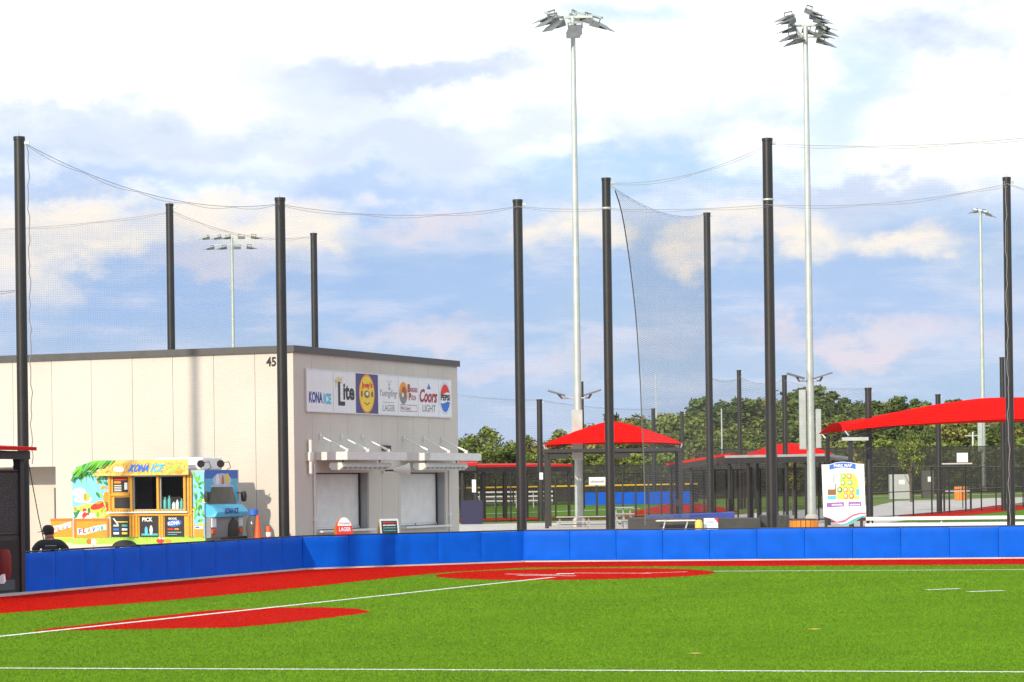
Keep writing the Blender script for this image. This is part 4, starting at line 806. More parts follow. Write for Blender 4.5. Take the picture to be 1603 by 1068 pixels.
def mast(label, px, ptop, pxb, D, r0, r1, heads, arms, cabinets=(), lamps=None, s=1.0):
    b = at(pxb, 825, D); z0 = tz(D); top = at(px, ptop, D).z - z0
    t = thing('floodlight_mast', label, 'floodlight', (b.x, D, z0), 0, 'sports field floodlight masts')
    MB().tube((0, 0, 0), (0, 0, top), r0, r1, 18).build('mast', 'galv', t, smooth=True)
    MB().lathe([(r0 * 1.5, 0), (r0 * 1.5, 0.35), (r0, 0.45)], n=14).build('concrete_foot', 'conc', t)
    for (a, c_) in arms: MB().bar((a[0], a[1], top + a[2]), (c_[0], c_[1], top + c_[2]), 0.10 * s).build('crossarm', 'galv', t)
    for x, y, z, yaw, tilt in heads: fixture(t, (x, y, top + z), rad(yaw), rad(tilt), s)
    for x, y, w, za, zb in cabinets:
        cb = MB().box(x - w / 2, x + w / 2, y - 0.14, y + 0.14, za - z0, zb - z0).build('control_cabinet', 'galv', t, bevel=0.02); MB().box(x - w / 2 + .04, x + w / 2 - .04, y - 0.152, y - 0.142, za - z0 + .06, (za + zb) / 2 - z0 - .03).build('cabinet_door', 'galv', cb)
    if lamps:
        for sgn, ln in lamps[1]:
            ar = MB().tube((0, 0, lamps[0] - z0), (sgn * ln * 0.55, -0.1, lamps[0] - z0), 0.035, n=8).build('lamp_arm', 'galv', t)
            mb = MB(); mb.obox((sgn * ln * 0.75, -0.15, lamps[0] - z0 + 0.24), (math.cos(.3), 0, sgn * -math.sin(.3) * -1), (0, 1, 0), (sgn * math.sin(.3) * -1, 0, math.cos(.3)), 0.42, 0.25, 0.035); mb.tube((sgn * ln * .55, -.1, lamps[0] - z0 - .02), (sgn * ln * .7, -.12, lamps[0] - z0 + .2), .05, n=8); mb.build('area_lamp', 'fix', ar)
    return t
mast('tall galvanised floodlight mast with a spread of seven lamps, behind the red hip canopy', 886, 27, 907, 121, 0.20, 0.11,
     [(-0.95, 0.5, 0.05, -60, -14), (-0.9, -0.4, -0.25, -50, -18), (-0.65, -0.9, -0.50, -42, -22), (0.05, 0.9, 0.12, 70, -14), (0.10, -0.8, -0.72, -10, -30), (0.68, 0.3, -0.12, 62, -16), (1.02, -0.3, -0.42, 58, -20)],
     [((-1.25, 0.6, 0.32), (-0.5, -1.0, -0.2)), ((-0.9, 0, 0.0), (0.9, 0, 0.0)), ((0.0, 1.0, 0.42), (1.35, -0.4, -0.12)), ((0, 0, -0.4), (0.1, -0.8, -0.42))],
     [(-0.05, -0.32, 0.50, 3.45, 5.75)], (6.3, [(-1, 1.3), (1, 0.9)]), s=1.1)
h2 = []
for k, (dx, dz) in enumerate([(-0.75, 0.42), (-0.72, 0.15), (-0.62, -0.15), (-0.55, -0.45), (-0.35, -0.70), (0.12, 0.62), (0.42, 0.45), (0.55, 0.22), (0.72, 0.0), (0.85, -0.2), (0.55, -0.5), (0.70, -0.72), (0.1, -0.15)]):
    h2.append((dx, random.uniform(-0.6, 0.6), dz, -58 + random.uniform(-8, 8) if dx < 0 else 55 + random.uniform(-10, 10), -8 - random.uniform(0, 14)))
mast('tall galvanised floodlight mast with a dense cluster of lamps, left of the park map sign', 1256, 42, 1271, 121, 0.20, 0.11, h2,
     [((-0.8, 0.4, 0.5), (-0.2, -0.6, -0.6)), ((0.1, 0.6, 0.8), (0.9, -0.4, -0.2)), ((-0.8, 0, 0.05), (0.9, 0, 0.05)), ((-0.5, 0, -0.45), (0.7, 0, -0.5))],
     [(-0.38, -0.1, 0.30, 3.8, 6.55), (0.36, 0.05, 0.24, 3.85, 5.65)], (6.95, [(-1, 0.9), (1, 0.8)]), s=0.9)
mast('thin far floodlight mast with two level rows of lamps, behind the beige building', 365, 372, 369, 240, 0.19, 0.12,
     [(x, 0, -0.05, y, -6) for x, y in ((-2.2, -70), (-1.15, -60), (-0.35, -40), (0.85, 10), (2.0, 55))] + [(x, -0.2, -1.0, y, -6) for x, y in ((-1.8, -60), (-0.7, -45), (0.5, 5), (1.6, 50))],
     [((-2.4, 0, 0.3), (2.3, 0, 0.3)), ((-2.0, 0, -0.65), (1.8, 0, -0.65))], s=1.0)
mast('far floodlight mast seen beside the rope laced pole', 1533, 333, 1541, 255, 0.24, 0.13, [(-0.4, 0.3, 0.1, -50, -10), (0.3, 0, 0, 50, -14), (0.7, -0.2, -0.25, 55, -18)], [((-0.6, 0.3, 0.4), (0.9, -0.2, 0.0))],
     [(-0.35, -0.25, 0.45, 4.9, 8.0)], (7.4, [(1, 1.2)]), s=1.0)
mo = mast('galvanised floodlight mast standing behind the dugout side of the field', 365, 372, 369, 240, 0.20, 0.12, [(x, 0, -.05, 20 * x, -10) for x in (-1.5, -.5, .5, 1.5)], [((-1.8, 0, .3), (1.8, 0, .3))])
mo.location = (-26.7, 44.0, 0.35)
for pxx, pyy, D_, lb in ((1029, 586, 300, 'slender pale lamp pole beyond the loose net'), (1131, 640, 260, 'slender white flag pole behind the dugout roof')):
    b = at(pxx, 760, D_); tag(MB().tube((0, 0, 0), (0, 0, at(pxx, pyy, D_).z - tz(D_)), 0.10, 0.07, 10).build('pole', 'galv', loc=(b.x, D_, tz(D_))), lb, 'pole')

# ------------------------------------------------------------------ near dugout at the end of the padded wall
dgx = Vector((-0.3297, -0.9441, 0)); rzd = math.atan2(dgx.y, dgx.x)   # local x runs along the front, y points to the field
dg = thing('dugout', 'black framed dugout with a red roof edge at the end of the blue wall', 'dugout', (-11.28, 60.25, 0.0), rzd)
for x in (0.12, 3.0, 6.0, 9.0):
    MB().box(x - 0.09, x + 0.09, -0.09, 0.09, 0.0, 3.2).build('post', 'black', dg)
    MB().box(x - 0.07, x + 0.07, -2.6, -2.46, 0.35, 3.4).build('post', 'black', dg)
rf = MB().prism([(-0.1, 0.35, 3.30), (-0.1, 0.35, 3.38), (-0.1, -2.9, 3.58), (-0.1, -2.9, 3.50)], (9.4, 0, 0)).build('roof', 'redroof', dg)
MB().box(-0.06, 9.3, 0.1, 0.2, 3.10, 3.29).build('roof_beam', 'black', rf); MB().box(-0.06, 9.3, -2.6, -2.5, 3.4, 3.49).build('roof_beam', 'black', rf)
for x in (0.0, 4.5, 9.2): MB().bar((x, 0.1, 3.22), (x, -2.5, 3.42), 0.1).build('rafter', 'black', rf)
fr = MB(); fr.tube((0.1, 0.02, 2.84), (9.2, 0.02, 2.84), 0.03); fr.tube((0.1, 0.02, 1.4), (9.2, 0.02, 1.4), 0.025); fr.tube((0.1, 0.02, 0.1), (9.2, 0.02, 0.1), 0.025)
fc = fr.build('front_fence', 'black', dg)
mb = MB(); s_ = 0.055
for k in range(int((3.4 + 2.7) / s_)):
    u = -2.7 + k * s_
    for sg in (1, -1):
        a = Vector((max(u, 0.12), 0, 0)); z_a = (max(u, 0.12) - u); b_x = min(u + 2.7, 3.4); z_b = b_x - u
        za, zb = (0.1 + z_a, 0.1 + z_b) if sg > 0 else (2.8 - z_a, 2.8 - z_b)
        d_ = 0.0025
        mb.add([(a.x - d_, 0.02, za), (a.x + d_, 0.02, za), (b_x + d_, 0.02, zb), (b_x - d_, 0.02, zb)], [(0, 1, 2, 3)])
mb.build('chain_link', 'greym', fc)['kind'] = 'stuff'
MB().box(0.0, 9.3, -2.62, -2.60, 0.35, 2.85).build('back_shadow_sheet', 'dark', dg); MB().box(-0.03, -0.01, -2.6, -0.1, 0.35, 2.84).build('end_shadow_sheet', 'dark', dg)  # near-black solid sheets standing in for the shadow inside the dugout
MB().box(0.05, 9.3, 0.03, 0.05, 0.05, 1.25).build('front_screen', G['screen'], dg)
MB().box(-0.02, 9.3, 0.09, 0.26, 0.0, 0.06).build('kerb', 'conc', dg)
bn = thing('dugout_bench', 'dark bench inside the dugout', 'bench', (-11.28, 60.25, 0.35), rzd); MB().box(0.4, 8.5, -2.2, -1.75, 0.40, 0.45).build('seat', 'greym', bn)
for x in (0.6, 4.4, 8.2): MB().box(x - .03, x + .03, -2.1, -1.85, 0.0, 0.40).build('leg', 'greym', bn)
for px, py, D_, nm, lb, m in ((4, 880, 59.2, 'equipment_bag', 'red equipment bag hung on the dugout fence', 'redbag'),):
    p = at(px, py, D_); mb = MB(); mb.lathe([(0, 0), (0.17, 0.02), (0.20, 0.2), (0.20, 0.55), (0.15, 0.68), (0, 0.7)], n=16); o = mb.build(nm, m, smooth=True); o.location = (p.x, D_, 0.37); tag(o, lb, 'bag')
p = at(3, 905, 58.7); mb = MB(); mb.prism([(-0.05, 0, 0), (0.05, 0, 0), (0.03, 0.0, 0.16), (-0.06, 0.0, 0.14)], (0.02, 0.1, 0.06)); o = mb.build('towel', 'white', loc=(p.x, 58.7, 0.3)); tag(o, 'small white towel hanging low on the dugout fence', 'towel')
rope = MB().path([(0, 0, 2.9 - 0.35), (0.12, 0, 2.2 - .35), (0.24, 0, 1.5 - .35), (0.36, 0, 0.95 - .35), (0.40, 0, 0.7 - .35)], 0.012).build('hanging_cable', 'black', loc=(at(43, 700, 61.7).x, 61.7, 0.6)); tag(rope, 'black cable slanting down from the dugout pole to the seated person', 'cable')

# ------------------------------------------------------------------ seated person behind the wall
PX, PY = at(78, 842, 64.0).x, 64.0
per = thing('person', 'person in black shirt and dark cap sitting with back turned behind the blue wall', 'person', (PX, PY, 0.35), rad(10)); per.scale = (1.2, 1.2, 1.05)
def skin_mesh(name, verts, edges, m, root=0, sub=2):
    me = bpy.data.meshes.new(name); bm = bmesh.new(); lay = bm.verts.layers.skin.verify(); vs = []
    for co, r in verts:
        v = bm.verts.new(co); v[lay].radius = r if isinstance(r, tuple) else (r, r); vs.append(v)
    for a, b in edges: bm.edges.new((vs[a], vs[b]))
    vs[root][lay].use_root = True; bm.to_mesh(me); bm.free(); me.materials.append(G[m])
    o = bpy.data.objects.new(name, me); C.objects.link(o); o.parent = per
    o.modifiers.new('skin', 'SKIN').use_smooth_shade = True; s = o.modifiers.new('sub', 'SUBSURF'); s.levels = sub; s.render_levels = sub
    return o
# facing away (+y) and a little to the left; z from the plaza
bv = [((0, 0, .30), (.15, .13)), ((0.0, .03, .46), (.14, .12)), ((0.01, .06, .62), (.16, .12)), ((0.01, .06, .72), (.12, .10)), ((0.0, .10, .80), .058), ((-.02, .14, .88), (.085, .10)), ((-.03, .15, .99), (.09, .105)), ((-.03, .15, 1.05), .06),
      ((.20, .05, .70), .075), ((.34, .04, .50), .058), ((.30, .26, .36), .045), ((.24, .40, .36), .035),
      ((-.19, .06, .70), .075), ((-.32, .08, .50), .058), ((-.28, .30, .38), .045), ((-.20, .42, .38), .035),
      ((.11, .10, .27), .095), ((.14, .50, .36), .075), ((.14, .54, .08), .05), ((.14, .68, .04), .04),
      ((-.11, .10, .27), .095), ((-.14, .50, .36), .075), ((-.14, .54, .08), .05), ((-.14, .68, .04), .04)]
be = [(0, 1), (1, 2), (2, 3), (3, 4), (4, 5), (5, 6), (6, 7), (3, 8), (8, 9), (9, 10), (10, 11), (3, 12), (12, 13), (13, 14), (14, 15), (0, 16), (16, 17), (17, 18), (18, 19), (0, 20), (20, 21), (21, 22), (22, 23)]
for hx in (11, 15):                                   # five fingers on each hand
    sgn = 1 if hx == 11 else -1; base = bv[hx][0]
    for k in range(4):
        i = len(bv); ox = (k - 1.5) * .019; ln = (.075, .085, .08, .062)[k]
        bv += [((base[0] + ox, base[1] + .05, base[2]), .010), ((base[0] + ox, base[1] + .05 + ln * .6, base[2] - .012), .009), ((base[0] + ox, base[1] + .05 + ln, base[2] - .04), .008)]; be += [(hx, i), (i, i + 1), (i + 1, i + 2)]
    i = len(bv); bv += [((base[0] - sgn * .045, base[1] + .02, base[2]), .012), ((base[0] - sgn * .06, base[1] + .055, base[2] - .015), .010)]; be += [(hx, i), (i, i + 1)]
skin_mesh('body', bv, be, 'skin')
sv = [((0, 0, .32), (.185, .165)), ((0.0, .02, .46), (.185, .16)), ((0.01, .05, .62), (.215, .16)), ((0.01, .06, .715), (.17, .13)), ((.215, .05, .69), .105), ((.35, .04, .50), .085), ((-.205, .06, .69), .105), ((-.33, .08, .50), .085), ((0.005, .085, .775), (.075, .075))]
skin_mesh('shirt', sv, [(0, 1), (1, 2), (2, 3), (3, 4), (4, 5), (3, 6), (6, 7), (3, 8)], 'shirt')
skin_mesh('trousers', [((0, 0.0, .24), (.17, .14)), ((.12, .12, .25), .11), ((.145, .50, .36), .09), ((.14, .54, .10), .07), ((-.12, .12, .25), .11), ((-.145, .50, .36), .09), ((-.14, .54, .10), .07)], [(0, 1), (1, 2), (2, 3), (0, 4), (4, 5), (5, 6)], 'shirt')
mb = MB(); mb.lathe([(0.118, -0.03), (0.122, 0.03), (0.10, 0.10), (0.05, 0.135), (0.0, 0.14)], (-.03, .145, .99), 20)
cap = mb.build('cap', 'shirt', per, smooth=True)
MB().prism([(-.12, .10, .975), (-.23, .13, .955), (-.25, .19, .95), (-.20, .25, .96), (-.10, .24, .985)], (0, 0, .012)).build('brim', 'shirt', cap)
mb = MB(); mb.lathe([(0.0, -.11), (0.085, -.09), (0.105, -.03), (0.11, 0.02)], (-.02, .14, .98), 16); mb.build('hair', 'hair', per, smooth=True)
for sx in (-1, 1): MB().lathe([(0, -.03), (.018, -.02), (.02, .01), (0, .03)], (-.03 + sx * .105, .14, .925), 8).build('ear', 'skin', per, smooth=True)
MB().poly([(-.11, -.118, .64), (.13, -.118, .64), (.13, -.12, .655), (-.11, -.12, .655)]).build('shirt_print', 'p_lgrey', per)
sl = thing('low_stool', 'low dark stool under the person with the dark cap', 'stool', (PX, PY, 0.35), rad(10)); MB().box(-.2, .2, -.18, .18, .12, .16).build('seat', 'greym', sl)
for i in (-1, 1):
    for j in (-1, 1): MB().box(i * .16 - .015, i * .16 + .015, j * .14 - .015, j * .14 + .015, 0, .12).build('leg', 'greym', sl)

# ------------------------------------------------------------------ red shade canopies
def canopy(label, loc, rz, Lx, Ly, ze, h, raise_, posts=True, beams=True, ridge=0.0, pw=1.5):
    t = thing('shade_canopy', label, 'canopy', loc, rz, 'red fabric shade canopies'); nx, ny = 28, 18; vs = []
    for j in range(ny + 1):
        for i in range(nx + 1):
            u, v = 2 * i / nx - 1, 2 * j / ny - 1
            uu = max(0.0, (abs(u) - ridge) / (1 - ridge)); m_ = max(uu, abs(v))
            e = raise_ * ((1 - u * u) * abs(v) ** 3 + (1 - v * v) * abs(u) ** 3)
            vs.append((u * Lx / 2 * (1 - 0.03 * (1 - v * v)), v * Ly / 2 * (1 - 0.05 * (1 - u * u)), ze + e * m_ + h * (1 - m_ ** pw) + 0.01 * math.sin(9 * u) * math.sin(7 * v)))
    fs = [(j * (nx + 1) + i, j * (nx + 1) + i + 1, (j + 1) * (nx + 1) + i + 1, (j + 1) * (nx + 1) + i) for j in range(ny) for i in range(nx)]
    f = MB().add(vs, fs).build('fabric', 'canvas', t, smooth=True); sm = f.modifiers.new('thick', 'SOLIDIFY'); sm.thickness = 0.012
    c4 = [(sx * Lx / 2 * .985, sy * Ly / 2 * .985) for sx, sy in ((-1, -1), (1, -1), (1, 1), (-1, 1))]
    if beams:
        for a, b in zip(c4, c4[1:] + c4[:1]): MB().bar((a[0], a[1], ze - 0.27), (b[0], b[1], ze - 0.27), 0.14, 0.16).build('beam', 'black', t)
    for x, y in c4:
        if posts: MB().box(x * .97 - .09, x * .97 + .09, y * .97 - .09, y * .97 + .09, 0, ze - 0.19).build('post', 'black', t)
        MB().bar((x * .97, y * .97, ze - 0.3), (x, y, ze), 0.05).build('corner_hook', 'alu', t)
        MB().bar((x * .97, y * .97, ze - 0.3), (0, 0, ze + h * 0.9) if not ridge else (x * .97 * ridge, 0, ze + h * .9), 0.06).build('hip_strut', 'black', t)
    return t
c1 = at(960, 697, 120)
cn1 = canopy('red hip shade canopy on a black frame right of the concession building', (c1.x, 120.5, 0.35), rad(-2), 6.3, 6.0, at(848, 697, 117.5).z - .35, 1.12, 0.10, pw=1.35)
for x in (-2.5, 0.25): MB().box(x - 0.5, x + 0.5, -2.9, -2.6, at(848, 697, 117.5).z - .35 - 0.62, at(848, 697, 117.5).z - .35 - 0.36).build('heater_box', 'black', cn1)
c2 = at(1318, 675, 111)
cn2 = canopy('wide red shade canopy stretching right over the spectator area', (c2.x + 8.0, 113.8, 0.35), rad(2), 16.4, 6.5, c2.z - .35, 1.42, 0.42, ridge=0.12, beams=False, pw=1.6)
MB().box(-8.2, -7.1, -3.3, -3.05, c2.z - .35 - .42, c2.z - .35 - .28).build('light_bar', 'galv', cn2)
c3 = at(1238, 712, 180)
canopy('small far red canopy behind the left side of the park map sign', (c3.x, 182, tz(182)), rad(4), 5.6, 5.0, c3.z - tz(182), 0.85, 0.05, pw=1.6)

# ------------------------------------------------------------------ fences and far dugouts
def fence(label, p0, p1, h, np_, screen=None, cap=None, name='chain_link_fence', z0=None, z1=None, rails=(1.0, 0.03), group='black fences round the fields', post=0.045, cat='fence'):
    p0, p1 = Vector(p0), Vector(p1); d = (p1 - p0); L = math.hypot(d.x, d.y); t = thing(name, label, cat, tuple(p0), math.atan2(d.y, d.x), group); dz = d.z
    zz = lambda u: dz * u
    for i in range(np_ + 1):
        u = i / np_; MB().tube((L * u, 0, zz(u) - 0.3), (L * u, 0, zz(u) + h), post, n=8).build('post', 'black', t)
    for r in rails: MB().tube((0, 0, zz(0) + h * r), (L, 0, zz(1) + h * r), 0.03, n=6).build('rail', 'black', t)
    MB().poly([(0, 0.03, zz(0) + 0.03), (L, 0.03, zz(1) + 0.03), (L, 0.03, zz(1) + h), (0, 0.03, zz(0) + h)]).build('mesh', G[screen or 'link'], t)
    if cap: MB().tube((0, -0.02, zz(0) + h + 0.02), (L, -0.02, zz(1) + h + 0.02), 0.075, n=10).build('yellow_cap', cap, t)
    return t
fp = lambda px, D: Vector((at(px, 790, D).x, D, tz(D)))
fence('black fence with posts behind the concession building, left of the short pole', fp(705, 138), fp(846, 141), 2.6, 6)
fence('black fence with posts below the red hip canopy', fp(848, 143), fp(1055, 152), 2.55, 10)
fence('long black fence in front of the concrete path at the right', fp(1330, 128), fp(1640, 182), 2.65, 12, rails=(1.0, 0.5, 0.03))
fence('far field fence with a yellow safety cap', fp(690, 205), fp(1092, 214), 1.45, 14, screen='screen', cap='yellow')
fence('tall dark windscreen fence behind the yellow capped fence', fp(680, 222), fp(1180, 232), 3.1, 12, screen='screen')
fence('tall dark windscreen fence at the foot of the wooded hill', fp(1090, 236), fp(1680, 252), 4.4, 14, screen='screen')
fence('black picket like fence of the far dugout', fp(1050, 134), fp(1300, 130), 2.6, 14)
# blue pads of the far field
fpw = thing('far_padded_wall', 'faded blue padded wall of the far field', 'padded wall', tuple(fp(905, 200)), 0.04)
for i in range(6): MB().box(i * 1.45, i * 1.45 + 1.42, -0.05, 0.06, 0.10, 1.05).build('pad', 'pad', fpw)
# far dugouts
def far_dugout(label, a, b, depth, ztop, slope, front='redroof', n=5, screen=True):
    a, b = Vector(a), Vector(b); d = b - a; L = math.hypot(d.x, d.y); t = thing('far_dugout', label, 'dugout', (a.x, a.y, tz(a.y)), math.atan2(d.y, d.x), 'dugouts of the far fields')
    zt = ztop - tz(a.y)
    r = MB().prism([(0, -0.3, zt), (0, -0.3, zt + 0.12), (0, depth, zt + 0.12 - slope * depth), (0, depth, zt - slope * depth)], (L, 0, 0)).build('roof', front, t)
    MB().box(0.05, L - 0.05, -0.29, -0.15, zt - 0.28, zt - 0.005).build('fascia_beam', 'black', r)
    for i in range(n + 1):
        x = 0.1 + (L - 0.2) * i / n; MB().box(x - .06, x + .06, -0.06, .06, 0, zt - .29).build('post', 'black', t); MB().box(x - .06, x + .06, depth - .12, depth, 0, zt - slope * depth - 0.01).build('post', 'black', t)
    if screen: MB().box(0, L, depth + .01, depth + .03, 0.1, zt - slope * depth - .3).build('rear_mesh', G['link'], t)
    return t
far_dugout('far dugout with a thin red roof left of the red hip canopy', at(722, 790, 150), at(893, 790, 154), 2.6, at(800, 731, 152).z, -0.04)
far_dugout('near end of the far dugout roof beside the beige building', at(700, 790, 137), at(748, 790, 137), 2.4, at(735, 729, 137).z, -0.05, n=2)
far_dugout('long black far dugout with a red sloping roof end behind the tallest pole', at(1140, 790, 129), at(1296, 790, 126), 3.0, at(1200, 716, 128).z, 0.06, front='greym', n=5)
fd = far_dugout('red sloping roof of the far dugout, left part', at(1048, 790, 131), at(1150, 790, 129.4), 2.6, at(1060, 728, 130).z, 0.05, n=3)
for c_ in fd.children:
    if c_.name.startswith('roof'): c_.rotation_euler = (0, rad(-7.5), 0); c_.location = (0, 0, 0); c_.location.x = -(at(1060, 728, 130).z - .35) * math.sin(rad(-7.5))
# dark walls of the dugout and gear in front of it
bx_ = MB().box(0, 1.1, 0, 0.5, 0, 1.2).build('bin', 'p_dnavy', loc=(at(722, 820, 133).x, 133, 0.36)); tag(bx_, 'dark navy bin beside the beige building', 'bin')
def sheet_box(name, label, cat, px0, px1, py0, D, depth, m, py1=None):
    a, b = at(px0, py0, D), at(px1, py0 if py1 is None else py1, D); w = b.x - a.x; n = 10; mb = MB(); r_ = random.Random(px0)
    vs = []
    for j, (y, f) in enumerate(((0, 0), (0.02, 1), (depth / 2, 1.06), (depth, 1), (depth + .02, 0))):
        for i in range(n + 1):
            zt = (a.z + (b.z - a.z) * i / n - 0.35); vs.append((w * i / n, y + r_.uniform(-.03, .03), zt * f * (1 + r_.uniform(-.02, .02)) if f else 0.0))
    mb.add(vs, [(j * (n + 1) + i, j * (n + 1) + i + 1, (j + 1) * (n + 1) + i + 1, (j + 1) * (n + 1) + i) for j in range(4) for i in range(n)])
    mb.poly([vs[j * (n + 1)] for j in range(5)]); mb.poly([vs[j * (n + 1) + n] for j in range(5)])
    return tag(mb.build(name, m, loc=(a.x, D, 0.35)), label, cat)
sheet_box('covered_equipment', 'long low stack of gear under a dark cover behind the blue wall', 'cover', 985, 1190, 812, 104, 1.4, 'tarp')
sheet_box('covered_equipment', 'second dark covered stack left of the orange bin', 'cover', 1192, 1236, 808, 105, 1.2, 'tarp')
sheet_box('rolled_tarp', 'long blue tarp laid over the dark covered gear', 'tarp', 1012, 1150, 809, 108, 1.0, 'bluetarp', 803)
wb = thing('white_sign_board', 'small white board with red corner and blue writing on the dark cover', 'sign', tuple(at(1113, 829, 103)), 0); p0 = at(1103, 829, 103); p1 = at(1125, 811, 103); wz = (p1.z - p0.z)
MB().box(-.28, .28, 0, .03, -0.3, wz).build('board', 'white', wb); strokes(wb, (-.2, .12, wz * .3, wz * .8), 2, '-y', -0.003, 'p_lav', 5); Print('-y', -0.002).shp([(0.12, wz), (.28, wz), (.28, wz * .55)], 'p_red').build('red_corner', wb)
wj = MB().lathe([(0, 0), (.15, 0), (.15, .6), (.11, .72), (0, .74)], n=14).build('water_jug', 'p_sand', loc=(at(1094, 829, 102.6).x, 102.6, at(1094, 829, 102.6).z - 0.35), smooth=True); tag(wj, 'cream water jug left of the small white board', 'jug')
tb = thing('work_table', 'narrow pale table edge in front of the dark cover', 'table', (at(1027, 820, 103.3).x, 103.3, 0.35)); zt = at(1057, 814, 103.3).z - .35; wl_ = at(1088, 814, 103.3).x - at(1027, 814, 103.3).x
MB().box(0, wl_, -.3, .3, zt - .05, zt).build('top', 'whitem', tb)
for x in (.35, wl_ - .3):
    for y in (-.2, .2): MB().bar((x, y, zt - .05), (x - .12, y, 0), .035).build('leg', 'alu', tb)
# slatted orange bins
def slat_bin(label, px, py0, D, r, h):
    b = at(px, py0, D); t = thing('slatted_bin', label, 'bin', (b.x, D, tz(D)), 0, 'orange slatted litter bins'); n = 18
    for i in range(n):
        a = 2 * math.pi * i / n; c_ = Vector((math.cos(a), math.sin(a), 0)); tn = Vector((-c_.y, c_.x, 0))
        MB().obox(c_ * r + Vector((0, 0, h / 2 + 0.03)), c_, tn, (0, 0, 1), 0.018, r * math.pi / n * 0.86, h / 2).build('slat', 'wood', t)
    MB().lathe([(0, .05), (r - .03, .05), (r - .03, h)], n=18).build('liner', 'dark', t); MB().lathe([(r + .02, h + .02), (r + .02, h + .06), (r - .12, h + .09), (r - .14, h + .02)], n=18).build('rim', 'black', t)
    return t
slat_bin('orange slatted litter bin below the park map sign, just over the blue wall', 1259, 828, 104, 0.54, at(1259, 813, 104).z - .42)
slat_bin('small far orange slatted bin by the white backboard', 1504, 785, 205, 0.48, 1.05)
# bleachers
def bleacher(label, p0, L, rz, rows, m='alu', zs=0.42, rise=0.28, z=None):
    t = thing('bleacher', label, 'bleacher', tuple(p0), rz, 'aluminium bleachers')
    for i in range(rows):
        MB().box(0, L, i * .6, i * .6 + .26, zs + i * rise, zs + i * rise + (.11 if m == 'whitem' else .05)).build('seat_plank', m, t)
        if i: MB().box(0, L, i * .6 - .32, i * .6 - .06, zs + (i - 1) * rise - .12, zs + (i - 1) * rise - .08).build('foot_plank', m, t)
    k = max(2, int(L / 2.2))
    for j in range(k + 1):
        x = 0.15 + (L - .3) * j / k; top = (rows - 1) * .6 + .2; mb = MB(); mb.bar((x, 0.1, 0), (x, 0.1, zs - .005), .05); mb.bar((x, top, 0), (x, top, zs + (rows - 1) * rise - .005), .05); mb.bar((x, .1, .04), (x, top, .04), .05); mb.bar((x, .1, zs - .03), (x, top, zs + (rows - 1) * rise - .04), .05); mb.bar((x, .1, .05), (x, top, zs + (rows - 1) * rise - .1), .035)
        mb.build('frame', m, t)
    return t
b0 = at(1352, 826, 86); bleacher('white aluminium bleacher just behind the sunlit blue wall, right of the map sign', (b0.x, 85.6, 0.35), 9.5, rad(-10), 2, 'whitem', zs=at(1400, 823, 85.6).z - .35 - .03, rise=0.20)
b1 = at(872, 826, 112); bleacher('low aluminium bleacher at the foot of the left floodlight mast', (b1.x, 113, 0.35), 2.8, 0, 2, 'greym', zs=.34, rise=.2)
b2 = at(958, 826, 112); bleacher('short aluminium bleacher end beside the dark covered gear', (b2.x, 110, 0.35), 0.9, 0, 3, 'greym', zs=.42, rise=.26)
b3 = gnd(748, 800); bleacher('far white bleacher in front of the yellow capped fence, left one', (at(748, 790, 196).x, 196, tz(196)), 2.6, 0, 3, 'whitem', zs=.5, rise=.33)
bleacher('far white bleacher in front of the yellow capped fence, right one', (at(805, 790, 196).x, 196, tz(196)), 2.9, 0, 3, 'whitem', zs=.5, rise=.33)

# ------------------------------------------------------------------ far field surfaces
def quad_sheet(name, pts, m, off, n=14):
    a, b, c_, d = [Vector((p[0], p[1])) for p in pts]; vs = []
    for j in range(n + 1):
        for i in range(n + 1):
            p = a.lerp(b, i / n).lerp(d.lerp(c_, i / n), j / n); vs.append((p.x, p.y, hill(p.x, p.y) + off))
    return struct(MB().add(vs, [(j * (n + 1) + i, j * (n + 1) + i + 1, (j + 1) * (n + 1) + i + 1, (j + 1) * (n + 1) + i) for j in range(n) for i in range(n)]).build(name, m))
quad_sheet('far_field', [(-12, 140), (9.5, 144), (15, 204), (-12, 203)], 'turf', 0.02)
quad_sheet('far_warning_track', [(-8, 142), (9.3, 147), (14.8, 163), (-8, 149.5)], 'red_turf', 0.034)
quad_sheet('far_warning_track', [(6.5, 163), (14.8, 170), (15, 203), (12, 203)], 'red_turf', 0.040)
quad_sheet('far_field_line', [(-8, 166), (9, 184), (9, 185.2), (-8, 167)], 'line', 0.046)
quad_sheet('far_path', [(7, 134), (20, 134), (26, 190), (17, 168)], 'conc', 0.03)
quad_sheet('right_field', [(17.5, 122), (40, 116), (62, 170), (34, 176)], 'turf', 0.012)
quad_sheet('right_warning_track', [(14.2, 123), (24, 140), (38, 180), (33.8, 182)], 'red_turf', 0.024)
quad_sheet('right_path', [(14, 132), (16.8, 132), (48, 222), (30, 205)], 'conc', 0.018)
quad_sheet('far_kerb', [(26, 228), (50, 236), (50, 238), (26, 230)], 'conc', 0.03)

